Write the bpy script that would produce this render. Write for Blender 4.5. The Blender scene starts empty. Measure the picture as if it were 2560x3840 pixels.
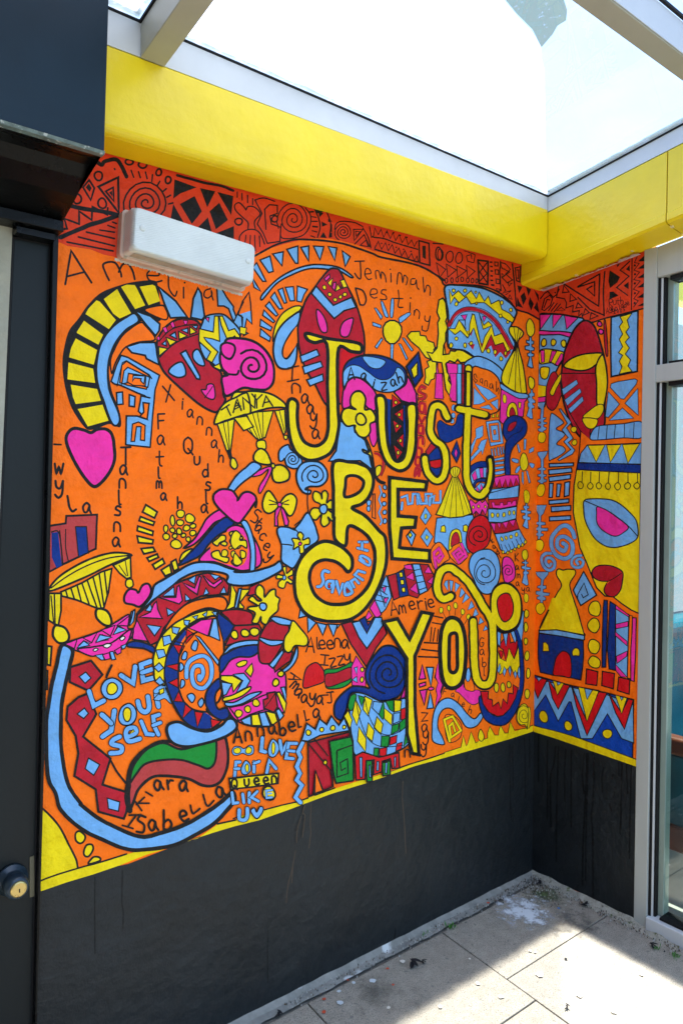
import bpy, math, random
from mathutils import Vector, noise
from mathutils.geometry import tessellate_polygon
random.seed(7)
sc = bpy.context.scene
COL = sc.collection

# ---------------------------------------------------------------- camera
FPX, CX, CY, CZ, YAW, PIT, ROL = 2760.72, -2.41021, -1.77825, 1.5, 0.6762, -0.02228, 0.00703
FW = Vector((math.sin(YAW)*math.cos(PIT), math.cos(YAW)*math.cos(PIT), math.sin(PIT)))
R0 = Vector((math.cos(YAW), -math.sin(YAW), 0)); U0 = R0.cross(FW)
RT = R0*math.cos(ROL)+U0*math.sin(ROL); UP = U0*math.cos(ROL)-R0*math.sin(ROL)
CAMP = Vector((CX, CY, CZ))
cam = bpy.data.cameras.new('camera'); co = bpy.data.objects.new('camera', cam); COL.objects.link(co)
cam.sensor_fit = 'VERTICAL'; cam.sensor_height = 36.0; cam.lens = 36.0*FPX/3840
cam.clip_start = 0.02; cam.clip_end = 400
from mathutils import Matrix
co.matrix_world = Matrix(((RT.x, UP.x, -FW.x, CX), (RT.y, UP.y, -FW.y, CY), (RT.z, UP.z, -FW.z, CZ), (0, 0, 0, 1)))
sc.camera = co

# ---------------------------------------------------------------- daylight
SUN_DIR = Vector((0.025, 0.060, 1.0)).normalized()
w = bpy.data.worlds.new('World'); sc.world = w; w.use_nodes = True
nt = w.node_tree; nt.nodes.clear()
out = nt.nodes.new('ShaderNodeOutputWorld'); bg = nt.nodes.new('ShaderNodeBackground')
sky = nt.nodes.new('ShaderNodeTexSky'); sky.sky_type = 'NISHITA'; sky.sun_disc = False
sky.sun_elevation = math.asin(SUN_DIR.z); sky.sun_rotation = math.atan2(SUN_DIR.x, SUN_DIR.y)
sky.air_density = 1.0; sky.dust_density = 1.0; sky.ozone_density = 1.2
tc = nt.nodes.new('ShaderNodeTexCoord'); cn = nt.nodes.new('ShaderNodeTexNoise'); cn.inputs['Scale'].default_value = 2.2
cn.inputs['Detail'].default_value = 6; cr = nt.nodes.new('ShaderNodeValToRGB')
cr.color_ramp.elements[0].position = 0.56; cr.color_ramp.elements[1].position = 1.0
mx = nt.nodes.new('ShaderNodeMix'); mx.data_type = 'RGBA'; mx.inputs[7].default_value = (4.6, 5.3, 6.8, 1)
nt.links.new(tc.outputs['Generated'], cn.inputs['Vector']); nt.links.new(cn.outputs['Fac'], cr.inputs['Fac'])
nt.links.new(cr.outputs['Color'], mx.inputs[0]); nt.links.new(sky.outputs['Color'], mx.inputs[6])
nt.links.new(mx.outputs[2], bg.inputs['Color']); bg.inputs['Strength'].default_value = 0.108
nt.links.new(bg.outputs[0], out.inputs[0])
sl = bpy.data.lights.new('sun', 'SUN'); sl.energy = 3.0; sl.angle = math.radians(0.9); sl.color = (1, .95, .87)
so = bpy.data.objects.new('sun', sl); COL.objects.link(so); so.location = SUN_DIR*20
so.rotation_euler = SUN_DIR.to_track_quat('Z', 'Y').to_euler()
sc.view_settings.view_transform = 'Standard'; sc.view_settings.look = 'None'
sc.view_settings.exposure = 2.45; sc.view_settings.gamma = 1.0; sc.view_settings.use_curve_mapping = False
sc.cycles.max_bounces = 10; sc.cycles.transparent_max_bounces = 16; sc.cycles.use_denoising = True
sc.cycles.caustics_reflective = False

# ---------------------------------------------------------------- helpers
def ray(u, v): return FW+RT*((u-1280)/FPX)-UP*((v-1920)/FPX)
def onpl(u, v, ax, val):
    d = ray(u, v); t = (val-CAMP[ax])/d[ax]; return CAMP+d*t
PARENTLOC = {}
def link(name, me, parent=None, **props):
    o = bpy.data.objects.new(name, me); COL.objects.link(o)
    if parent is not None: o.parent = parent
    for k, v in props.items(): o[k] = v
    return o
def thing(name, loc, label, cat, group=None):
    o = link(name, None); o.location = loc; o.empty_display_size = .1
    o['label'] = label; o['category'] = cat
    if group: o['group'] = group
    PARENTLOC[o.name] = Vector(loc); return o
def wloc(o):
    v = Vector((0, 0, 0))
    while o is not None: v = v+o.location; o = o.parent
    return v
class M:
    """collects faces in world space; build() links them as one mesh object"""
    def __init__(s): s.v = []; s.f = []; s.m = []
    def face(s, pts, mi=0):
        n = len(s.v); s.v += [Vector(p) for p in pts]; s.f.append(tuple(range(n, n+len(pts)))); s.m.append(mi)
    def box(s, a, b, mi=0):
        x0, y0, z0 = a; x1, y1, z1 = b
        s.hexa([(x0,y0,z0),(x1,y0,z0),(x1,y1,z0),(x0,y1,z0)], [(x0,y0,z1),(x1,y0,z1),(x1,y1,z1),(x0,y1,z1)], mi)
    def hexa(s, lo, hi, mi=0):
        n = len(s.v); s.v += [Vector(p) for p in lo]+[Vector(p) for p in hi]; k = len(lo)
        s.f.append(tuple(n+i for i in reversed(range(k)))); s.f.append(tuple(n+k+i for i in range(k))); s.m += [mi, mi]
        for i in range(k):
            j = (i+1) % k; s.f.append((n+i, n+j, n+k+j, n+k+i)); s.m.append(mi)
    def build(s, name, mats, parent=None, bevel=0, smooth=False, **props):
        if not isinstance(mats, (list, tuple)): mats = [mats]
        c = sum(s.v, Vector())/max(1, len(s.v))
        pl = wloc(parent) if parent is not None else Vector()
        me = bpy.data.meshes.new(name); me.from_pydata([v-c for v in s.v], [], s.f)
        for m in mats: me.materials.append(m)
        me.polygons.foreach_set('material_index', s.m)
        if smooth: me.polygons.foreach_set('use_smooth', [True]*len(me.polygons))
        me.update(); o = link(name, me, parent, **props); o.location = c-pl
        if bevel:
            b = o.modifiers.new('bevel', 'BEVEL'); b.width = bevel; b.segments = 2; b.limit_method = 'ANGLE'
        return o
def lathe(m, base, axis, prof, n=28, mi=0):
    axis = Vector(axis).normalized(); a = axis.orthogonal().normalized(); b = axis.cross(a)
    rings = [[Vector(base)+axis*h+(a*math.cos(2*math.pi*i/n)+b*math.sin(2*math.pi*i/n))*r for i in range(n)] for h, r in prof]
    s0 = len(m.v)
    for r in rings: m.v += r
    for k in range(len(rings)-1):
        for i in range(n):
            j = (i+1) % n; m.f.append((s0+k*n+i, s0+k*n+j, s0+(k+1)*n+j, s0+(k+1)*n+i)); m.m.append(mi)
    m.f.append(tuple(s0+(len(rings)-1)*n+i for i in range(n))); m.m.append(mi)
    m.f.append(tuple(s0+i for i in reversed(range(n)))); m.m.append(mi)

# ---------------------------------------------------------------- materials
def mat(name, col, rough=.5, metal=0, var=.06, vscale=9, bump=(), spec=.5, streak=None, spots=None):
    """bump: list of (scale, strength, distance); spots: (scale, threshold, colour)"""
    m = bpy.data.materials.new(name); m.use_nodes = True; n = m.node_tree; L = n.links.new
    b = n.nodes['Principled BSDF']; g = n.nodes.new('ShaderNodeNewGeometry')
    b.inputs['Roughness'].default_value = rough; b.inputs['Metallic'].default_value = metal
    b.inputs['Specular IOR Level'].default_value = spec
    no = n.nodes.new('ShaderNodeTexNoise'); no.inputs['Scale'].default_value = vscale; no.inputs['Detail'].default_value = 6
    no.inputs['Roughness'].default_value = .65
    src = g.outputs['Position']
    if streak:
        mp = n.nodes.new('ShaderNodeMapping'); mp.inputs['Scale'].default_value = streak; L(src, mp.inputs['Vector']); L(mp.outputs[0], no.inputs['Vector'])
    else: L(src, no.inputs['Vector'])
    mr = n.nodes.new('ShaderNodeMapRange'); mr.inputs[1].default_value = .3; mr.inputs[2].default_value = .7
    mr.inputs[3].default_value = 1-var; mr.inputs[4].default_value = 1+var; L(no.outputs['Fac'], mr.inputs[0])
    vm = n.nodes.new('ShaderNodeVectorMath'); vm.operation = 'SCALE'; vm.inputs[0].default_value = col; L(mr.outputs[0], vm.inputs['Scale'])
    cur = vm.outputs[0]
    if spots:
        for sc_, th, c2 in spots:
            sn = n.nodes.new('ShaderNodeTexNoise'); sn.inputs['Scale'].default_value = sc_; sn.inputs['Detail'].default_value = 5; L(src, sn.inputs['Vector'])
            r = n.nodes.new('ShaderNodeMapRange'); r.inputs[1].default_value = th; r.inputs[2].default_value = th+.06; L(sn.outputs['Fac'], r.inputs[0])
            x = n.nodes.new('ShaderNodeMix'); x.data_type = 'RGBA'; x.inputs[7].default_value = (*c2, 1); L(r.outputs[0], x.inputs[0]); L(cur, x.inputs[6]); cur = x.outputs[2]
    L(cur, b.inputs['Base Color'])
    rr = n.nodes.new('ShaderNodeMapRange'); rr.inputs[3].default_value = max(.02, rough-.08); rr.inputs[4].default_value = min(1, rough+.1); L(no.outputs['Fac'], rr.inputs[0]); L(rr.outputs[0], b.inputs['Roughness'])
    prev = None
    for s_, st, di in bump:
        bn = n.nodes.new('ShaderNodeTexNoise'); bn.inputs['Scale'].default_value = s_; bn.inputs['Detail'].default_value = 4; L(src, bn.inputs['Vector'])
        bp = n.nodes.new('ShaderNodeBump'); bp.inputs['Strength'].default_value = st; bp.inputs['Distance'].default_value = di
        L(bn.outputs['Fac'], bp.inputs['Height'])
        if prev: L(prev.outputs[0], bp.inputs['Normal'])
        prev = bp
    if prev: L(prev.outputs[0], b.inputs['Normal'])
    return m
PB = [(5, .8, .05), (28, .8, .010), (150, .7, .0022)]
PAINT = dict(k=(.009, .009, .010), o=(.97, .165, .004), O=(.72, .05, .014), y=(.84, .64, .004), b=(.16, .40, .74),
             R=(.46, .010, .024), r=(.62, .006, .012), p=(.86, .03, .33), n=(.003, .030, .21), B=(.004, .055, .40),
             g=(.008, .24, .03), C=(.47, .05, .05), w=(.78, .76, .66), d=(.006, .007, .008), h=(.07, .05, .035))
PM = {k: mat('paint_'+k, c, rough=.5 if k != 'k' else .45, var=.10 if k != 'R' else .2, vscale=18, bump=PB, spec=.16) for k, c in PAINT.items()}
for k in 'dh': PM[k].name = 'drip_'+k
KEYS = list(PAINT)
DADO = mat('dado_paint', (.009, .0125, .015), spec=.3, rough=.5, var=.22, vscale=5, bump=[(4, .6, .03), (22, .5, .012), (180, .4, .0015)],
           spots=[(38, .72, (.03, .038, .042)), (120, .75, (.10, .11, .11))])
YEL = mat('yellow_gloss', (.86, .66, .006), rough=.33, var=.07, vscale=5, bump=[(4, .5, .02), (60, .3, .002), (200, .2, .0012)], spots=[(110, .74, (.40, .33, .05)), (260, .74, (.30, .25, .06)), (16, .74, (.62, .50, .05))])
ALU = mat('aluminium_grey', (.42, .45, .43), rough=.42, metal=.0, var=.06, vscale=12, streak=(1, 1, .15), spots=[(90, .78, (.2, .2, .19))])
ALUW = mat('aluminium_pale', (.62, .66, .68), rough=.35, metal=.0, var=.05, vscale=8, spots=[(70, .76, (.35, .34, .3))])
OLIV = mat('rafter_grey', (.36, .36, .31), rough=.45, var=.05)
GASK = mat('gasket', (.008, .008, .009), rough=.6, spec=.2)
STEEL = mat('steel_blue', (.004, .017, .031), spec=.2, rough=.36, var=.3, vscale=2.2, bump=[(300, .2, .0006)], spots=[(60, .74, (.06, .09, .11))])
BLK = mat('black_gloss', (.003, .0035, .004), spec=.16, rough=.28, var=.2, bump=[(90, .25, .002)], spots=[(150, .74, (.06, .06, .05))])
DOOR = mat('door_grey', (.005, .009, .011), spec=.2, rough=.4, var=.2, vscale=4, streak=(1, 1, .1), bump=[(120, .2, .001)])
REND = mat('grey_render', (.33, .33, .27), rough=.9, var=.12, bump=[(12, .6, .02), (90, .4, .003)])
BRASS = mat('brass', (.55, .42, .16), rough=.3, metal=.9, spots=[(200, .6, (.25, .13, .05))])

# ---------------------------------------------------------------- painted walls
TILES = dict(A1=(130, 540, .5), B1=(880, 540, .5), C1=(1640, 740, .5), A2=(130, 1000, .5), B2=(880, 1240, .5), C2=(1560, 1400, .3125), D2=(1960, 1400, .3125),
             A3=(130, 1640, .5), B3=(880, 1900, .5), C3=(1560, 1860, .3125), D3=(1960, 1860, .3125), A4=(130, 2260, .5), B4=(880, 2400, .5), C4=(1560, 2280, .3125),
             D4=(1960, 2280, .3125), A5=(100, 2650, .5), E1=(2160, 860, .2551), S0=(0, 0, 1.0), F1=(760, 2140, .46875))
GLY = {  # x-height box 0..1, y down; ascenders to -.6, descenders to 1.6; ';' parts strokes
'a': '.9,.25 .5,0 .05,.4 .2,.95 .6,.9 .9,.3 .9,.7 1.1,1.05', 'b': '.1,-.6 .1,1 .1,.5 .6,.2 .95,.6 .6,1.02 .1,.95', 'c': '.95,.1 .4,.0 .05,.5 .4,1 .95,.9',
'd': '.9,-.6 .9,1.05 .9,.3 .4,.1 .05,.55 .35,1 .9,.8', 'e': '.1,.55 .9,.45 .7,.02 .25,.08 .05,.55 .4,1 1,.9', 'f': '.8,-.5 .4,-.4 .35,1;.05,.2 .7,.2',
'g': '.9,.1 .4,0 .05,.4 .4,.8 .9,.5 .9,.1 .9,1.3 .4,1.6 .05,1.3', 'h': '.1,-.6 .12,1;.12,.5 .5,.1 .85,.35 .9,1', 'i': '.4,0 .45,1;.42,-.35 .44,-.28', 'l': '.4,-.55 .45,.85 .7,1',
'k': '.1,-.6 .15,1;.8,.0 .18,.5 .85,1', 'm': '.0,1 .05,.1 .3,0 .48,.3 .5,.9;.5,.35 .75,0 .95,.3 1,1', 'n': '.05,1 .1,.15 .5,-.02 .9,.3 .95,1', 'o': '.5,0 .05,.4 .3,1 .8,.9 .95,.4 .5,0',
'r': '.1,0 .15,1;.15,.4 .5,.05 .9,.1', 's': '.9,.1 .4,-.02 .2,.3 .8,.6 .7,.98 .05,.95', 't': '.4,-.4 .42,.8 .7,1;.0,.15 .9,.1', 'u': '.05,0 .1,.8 .5,1 .9,.7 .9,0', 'y': '.05,0 .15,.55 .6,.7 .95,0;.95,0 .85,1.2 .4,1.6 .0,1.3',
'w': '.0,0 .2,.95 .5,.3 .75,.95 1.05,0', 'z': '.0,.0 .9,.0 .1,1 1,.95', 'A': '.0,1 .45,-.4 1,1;.15,.5 .8,.45', 'S': '.95,-.3 .4,-.42 .15,-.05 .8,.35 .7,.95 .0,.9', 'T': '.5,-.4 .5,1;0,-.4 1,-.42',
'F': '.1,-.4 .15,1;.1,-.4 .9,-.42;.12,.25 .8,.2', 'X': '.0,-.4 1,1;.9,-.4 .05,1', 'Q': '.5,-.4 .1,-.1 .1,.6 .5,.9 .9,.6 .9,-.1 .5,-.4;.5,.5 1,1', 'K': '.1,-.4 .15,1;.9,-.4 .15,.3 .95,1', 'G': '.9,-.25 .5,-.4 .1,.0 .15,.8 .6,.95 .9,.4 .5,.35',
'R': '.1,-.4 .15,1;.1,-.4 .8,-.35 .8,.15 .15,.3 .95,1', '2': '.1,-.2 .5,-.4 .85,-.1 .1,1 .95,1', '0': '.5,-.4 .1,.2 .5,1 .9,.3 .5,-.4', '5': '.9,-.4 .2,-.4 .15,.2 .8,.3 .8,.9 .1,.95'}
def P2(tok, st):
    pts = []
    for t in tok:
        if t[0] == '@': st['t'] = TILES[t[1:]]; continue
        x, y = t.split(','); ox, oy, s = st['t']; pts.append((ox+float(x)*s, oy+float(y)*s))
    return pts
def spl(p, closed, n=5):
    if len(p) < 3: return list(p)
    o = []; N = len(p)
    for i in range(N if closed else N-1):
        g = lambda k: p[(i+k) % N] if closed else p[max(0, min(N-1, i+k))]
        a, b, c, d = g(-1), g(0), g(1), g(2)
        for j in range(n):
            t = j/n; t2 = t*t; t3 = t2*t
            o.append(tuple(.5*(2*b[k]+(c[k]-a[k])*t+(2*a[k]-5*b[k]+4*c[k]-d[k])*t2+(3*b[k]-a[k]-3*c[k]+d[k])*t3) for k in (0, 1)))
    if not closed: o.append(p[-1])
    return o
def densify(p, closed, step=16):
    o = []; N = len(p)
    for i in range(N if closed else N-1):
        a, b = p[i], p[(i+1) % N]; L = math.hypot(b[0]-a[0], b[1]-a[1]); k = max(1, int(L/step))
        for j in range(k): o.append((a[0]+(b[0]-a[0])*j/k, a[1]+(b[1]-a[1])*j/k))
    if not closed: o.append(p[-1])
    return o
CELL = 9.0
THK = 1.25
class Wall:
    def __init__(s, ax, parent): s.ax = ax; s.parent = parent; s.grid = {}; s.cur = None; s.parts = []
    def part(s, name, label):
        s.cur = dict(name=name, label=label, v=[], f=[], m=[]); s.parts.append(s.cur)
    def add(s, pts, tris, col, ramp=None):
        cells = set()
        for t in tris:
            X = [pts[i][0] for i in t]; Y = [pts[i][1] for i in t]; x0, x1, y0, y1 = min(X), max(X), min(Y), max(Y)
            if (x1-x0)*(y1-y0) > 6000 and len(t) == 3:   # rasterise big triangles
                (ax, ay), (bx, by), (cx, cy) = [pts[i] for i in t]; D = (by-cy)*(ax-cx)+(cx-bx)*(ay-cy)
                if abs(D) < 1e-6: continue
                for gx in range(int(x0//CELL), int(x1//CELL)+1):
                    for gy in range(int(y0//CELL), int(y1//CELL)+1):
                        px, py = (gx+.5)*CELL, (gy+.5)*CELL; l1 = ((by-cy)*(px-cx)+(cx-bx)*(py-cy))/D; l2 = ((cy-ay)*(px-cx)+(ax-cx)*(py-cy))/D
                        e = 14*max(abs(by-cy), abs(cx-bx), abs(cy-ay), abs(ax-cx))/abs(D)
                        if l1 > -e and l2 > -e and l1+l2 < 1+e: cells.add((gx, gy))
            else:
                for gx in range(int(x0//CELL), int(x1//CELL)+1):
                    for gy in range(int(y0//CELL), int(y1//CELL)+1): cells.add((gx, gy))
        lay = 1+max((s.grid.get(c, 0) for c in cells), default=0)
        for c in cells: s.grid[c] = lay
        n = len(s.cur['v']); N = len(pts)
        for i, (u, v) in enumerate(pts):
            off = lay*.000030+.00020+(ramp[i]*.000022 if ramp else 0)
            p = onpl(u, v, s.ax, -off); s.cur['v'].append(p)
        for t in tris: s.cur['f'].append(tuple(n+i for i in t)); s.cur['m'].append(KEYS.index(col))
    def fill(s, p, col):
        q = [p[0]]
        for a in p[1:]:
            if math.hypot(a[0]-q[-1][0], a[1]-q[-1][1]) > .6: q.append(a)
        if math.hypot(q[0][0]-q[-1][0], q[0][1]-q[-1][1]) < .6: q.pop()
        if len(q) < 3: return
        tr = tessellate_polygon([[Vector((x, y, 0)) for x, y in q]])
        ok = []
        for t in tr:
            (ax, ay), (bx, by), (cx, cy) = [q[i] for i in t]; A = (bx-ax)*(cy-ay)-(cx-ax)*(by-ay)
            if abs(A) < 1e-3: continue
            ok.append(tuple(t) if A > 0 else (t[0], t[2], t[1]))
        s.add(q, ok, col)
    def stroke(s, p, wd, col, closed=False, seed=0):
        q = [p[0]]
        for a in p[1:]:
            if math.hypot(a[0]-q[-1][0], a[1]-q[-1][1]) > .8: q.append(a)
        if closed and len(q) > 2 and math.hypot(q[0][0]-q[-1][0], q[0][1]-q[-1][1]) < .8: q.pop()
        if len(q) < 2: q.append((q[0][0]+1, q[0][1]+1))
        N = len(q); L = []; R = []; h = wd/2
        for i in range(N):
            a = q[i-1] if (i or closed) else q[i]; b = q[i]; c = q[(i+1) % N] if (i < N-1 or closed) else q[i]
            d1 = (b[0]-a[0], b[1]-a[1]); d2 = (c[0]-b[0], c[1]-b[1]); l1 = math.hypot(*d1) or 1; l2 = math.hypot(*d2) or 1
            if d1 == (0, 0): d1, l1 = d2, l2
            if d2 == (0, 0): d2, l2 = d1, l1
            n1 = (-d1[1]/l1, d1[0]/l1); n2 = (-d2[1]/l2, d2[0]/l2); mx_, my_ = n1[0]+n2[0], n1[1]+n2[1]; ml = math.hypot(mx_, my_)
            if ml < .35: mx_, my_, k = n1[0], n1[1], 1
            else: mx_, my_ = mx_/ml, my_/ml; k = min(1.7, 1/max(.3, mx_*n1[0]+my_*n1[1]))
            jit = 1+.16*noise.noise(Vector((b[0]*.045, b[1]*.045, 3.3)))
            jit2 = 1+.16*noise.noise(Vector((b[0]*.045, b[1]*.045, 9.3)))
            L.append((b[0]+mx_*h*k*jit, b[1]+my_*h*k*jit)); R.append((b[0]-mx_*h*k*jit2, b[1]-my_*h*k*jit2))
        pts = L+R; ramp = [i/N for i in range(N)]*2; tr = []
        for i in range(N if closed else N-1):
            j = (i+1) % N; tr.append((i, N+i, N+j)); tr.append((i, N+j, j))
        if not closed:      # round caps
            for e, (c, d) in enumerate(((q[0], q[1]), (q[-1], q[-2]))):
                a0 = math.atan2(c[1]-d[1], c[0]-d[0]); base = len(pts); kk = 5
                pts.append(c); ramp.append(0 if e == 0 else 1)
                for j in range(kk+1):
                    a = a0-math.pi/2+math.pi*j/kk; pts.append((c[0]+h*.98*math.cos(a), c[1]+h*.98*math.sin(a))); ramp.append(0 if e == 0 else 1)
                for j in range(kk): tr.append((base, base+1+j, base+2+j))
        ok = []
        for t in tr:
            (ax, ay), (bx, by), (cx, cy) = [pts[i] for i in t]; A = (bx-ax)*(cy-ay)-(cx-ax)*(by-ay)
            if abs(A) < 1e-4: continue
            ok.append(t if A > 0 else (t[0], t[2], t[1]))
        s.add(pts, ok, col, ramp)
    def finish(s):
        for c in s.parts:
            if not c['v']: continue
            used = sorted(set(c['m'])); me = bpy.data.meshes.new(c['name']); ctr = sum(c['v'], Vector())/len(c['v'])
            me.from_pydata([v-ctr for v in c['v']], [], c['f'])
            for k in used: me.materials.append(PM[KEYS[k]])
            me.polygons.foreach_set('material_index', [used.index(k) for k in c['m']]); me.update()
            o = link(c['name'], me, s.parent); o.location = ctr-wloc(s.parent)
            if c['label'] and 'name' not in c['label'].split(): o['label'] = c['label']
wallA = thing('mural_wall', (-.93, 0, 0), 'long wall painted with a bright orange mural reading Just Be You above a black base', 'wall')
wallB = thing('mural_wall', (0, -.2, 0), 'narrow side wall with a yellow half face and zigzags between the corner and the window', 'wall')
m = M(); m.box((-1.96, 0, -.04), (0, .2, 2.60)); m.build('plaster', PM['o'], wallA)
m = M(); m.hexa([(-2.02, -.0095, -.03), (-1.912, -.0095, -.03), (-1.912, .01, -.03), (-2.02, .01, -.03)], [(-2.02, -.0095, 2.3), (-1.846, -.0095, 2.3), (-1.846, .01, 2.3), (-2.02, .01, 2.3)]); m.build('edge_strip', GASK, wallA)
m = M(); m.box((0, -.436, -.04), (.07, 0, 2.60)); m.build('plaster', PM['o'], wallB)
WA = Wall(1, wallA); WB = Wall(0, wallB)
def paint(text):
    W = WA; st = dict(t=TILES['A1']); n_ = 0
    for line in text.split('\n'):
        t = line.split()
        if not t: continue
        c = t[0]
        if c[0] == '@': st['t'] = TILES[c[1:]]; continue
        if c == 'w': W = WA if t[1] == 'A' else WB; continue
        if c == 'n':
            lab = line.split('|')[1].strip() if '|' in line else None; W.part(t[1], lab); continue
        S = st['t'][2]
        if c in 'flc':
            col, wd, mode = t[1], float(t[2])*S, t[3]; pts = P2(t[4:], st); cl = c != 'l'
            q = spl(pts, cl) if mode == 's' else densify(pts, cl, 20)
            if c == 'f':
                W.fill(q, col)
                if wd > 0: W.stroke(q, wd*THK, 'k', True)
            else: W.stroke(q, wd, col, cl)
        elif c == 'e':
            col = t[1]; wd = float(t[2])*S; x, y = map(float, t[3].split(',')); rx, ry = float(t[4]), float(t[5]); ro = math.radians(float(t[6])) if len(t) > 6 else 0; q = []
            n_ += 1; ox, oy, s_ = st['t']
            for i in range(14):
                a = 2*math.pi*i/14; k = 1+.07*math.sin(2*a+n_)+.04*math.sin(3*a+n_*2); X, Y = rx*k*math.cos(a), ry*k*math.sin(a)
                q.append((ox+(x+X*math.cos(ro)-Y*math.sin(ro))*s_, oy+(y+X*math.sin(ro)+Y*math.cos(ro))*s_))
            if col != '-': W.fill(q, col)
            if wd > 0: W.stroke(q, wd*THK, 'k', True)
        elif c == 'q':
            wd = float(t[2])*S; x, y = map(float, t[3].split(',')); r0, r1, a0, tn, ys = map(float, t[4:9]); ox, oy, s_ = st['t']; k = int(tn*18); q = []
            for i in range(k+1):
                f_ = i/k; r = r0+(r1-r0)*f_; a = math.radians(a0)+2*math.pi*tn*f_; r *= 1+.03*math.sin(3*a); q.append((ox+(x+r*math.cos(a))*s_, oy+(y+r*math.sin(a)*ys)*s_))
            W.stroke(q, wd, t[1])
        elif c == 't':
            wd = float(t[1])*S*1.2; sz = float(t[2])*S*.72; ro = math.radians(float(t[3])); nums = [z for z in t[4:] if ',' in z]; word = ''.join(z for z in t[4:] if ',' not in z); pos = P2(nums, st)
            if len(pos) != len(word):
                d = densify(pos, False, 3); pos = [d[round(i*(len(d)-1)/max(1, len(word)-1))] for i in range(len(word))]
            for ch_, (px, py) in zip(word, pos):
                g = [[tuple(map(float, z.split(','))) for z in s2.split()] for s2 in GLY[ch_].split(';')]
                X = [p[0] for s2 in g for p in s2]; Y = [p[1] for s2 in g for p in s2]; mx_, my_ = (min(X)+max(X))/2, (min(Y)+max(Y))/2
                for s2 in g:
                    q = []
                    for X_, Y_ in s2:
                        a, b = (X_-mx_)*sz*.78, (Y_-my_)*sz; q.append((px+a*math.cos(ro)-b*math.sin(ro), py+a*math.sin(ro)+b*math.cos(ro)))
                    W.stroke(spl(q, False, 4) if ch_.islower() or ch_ in 'SQGR205' else q, wd, 'k')
PM['D'] = DADO; KEYS.append('D')
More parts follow.
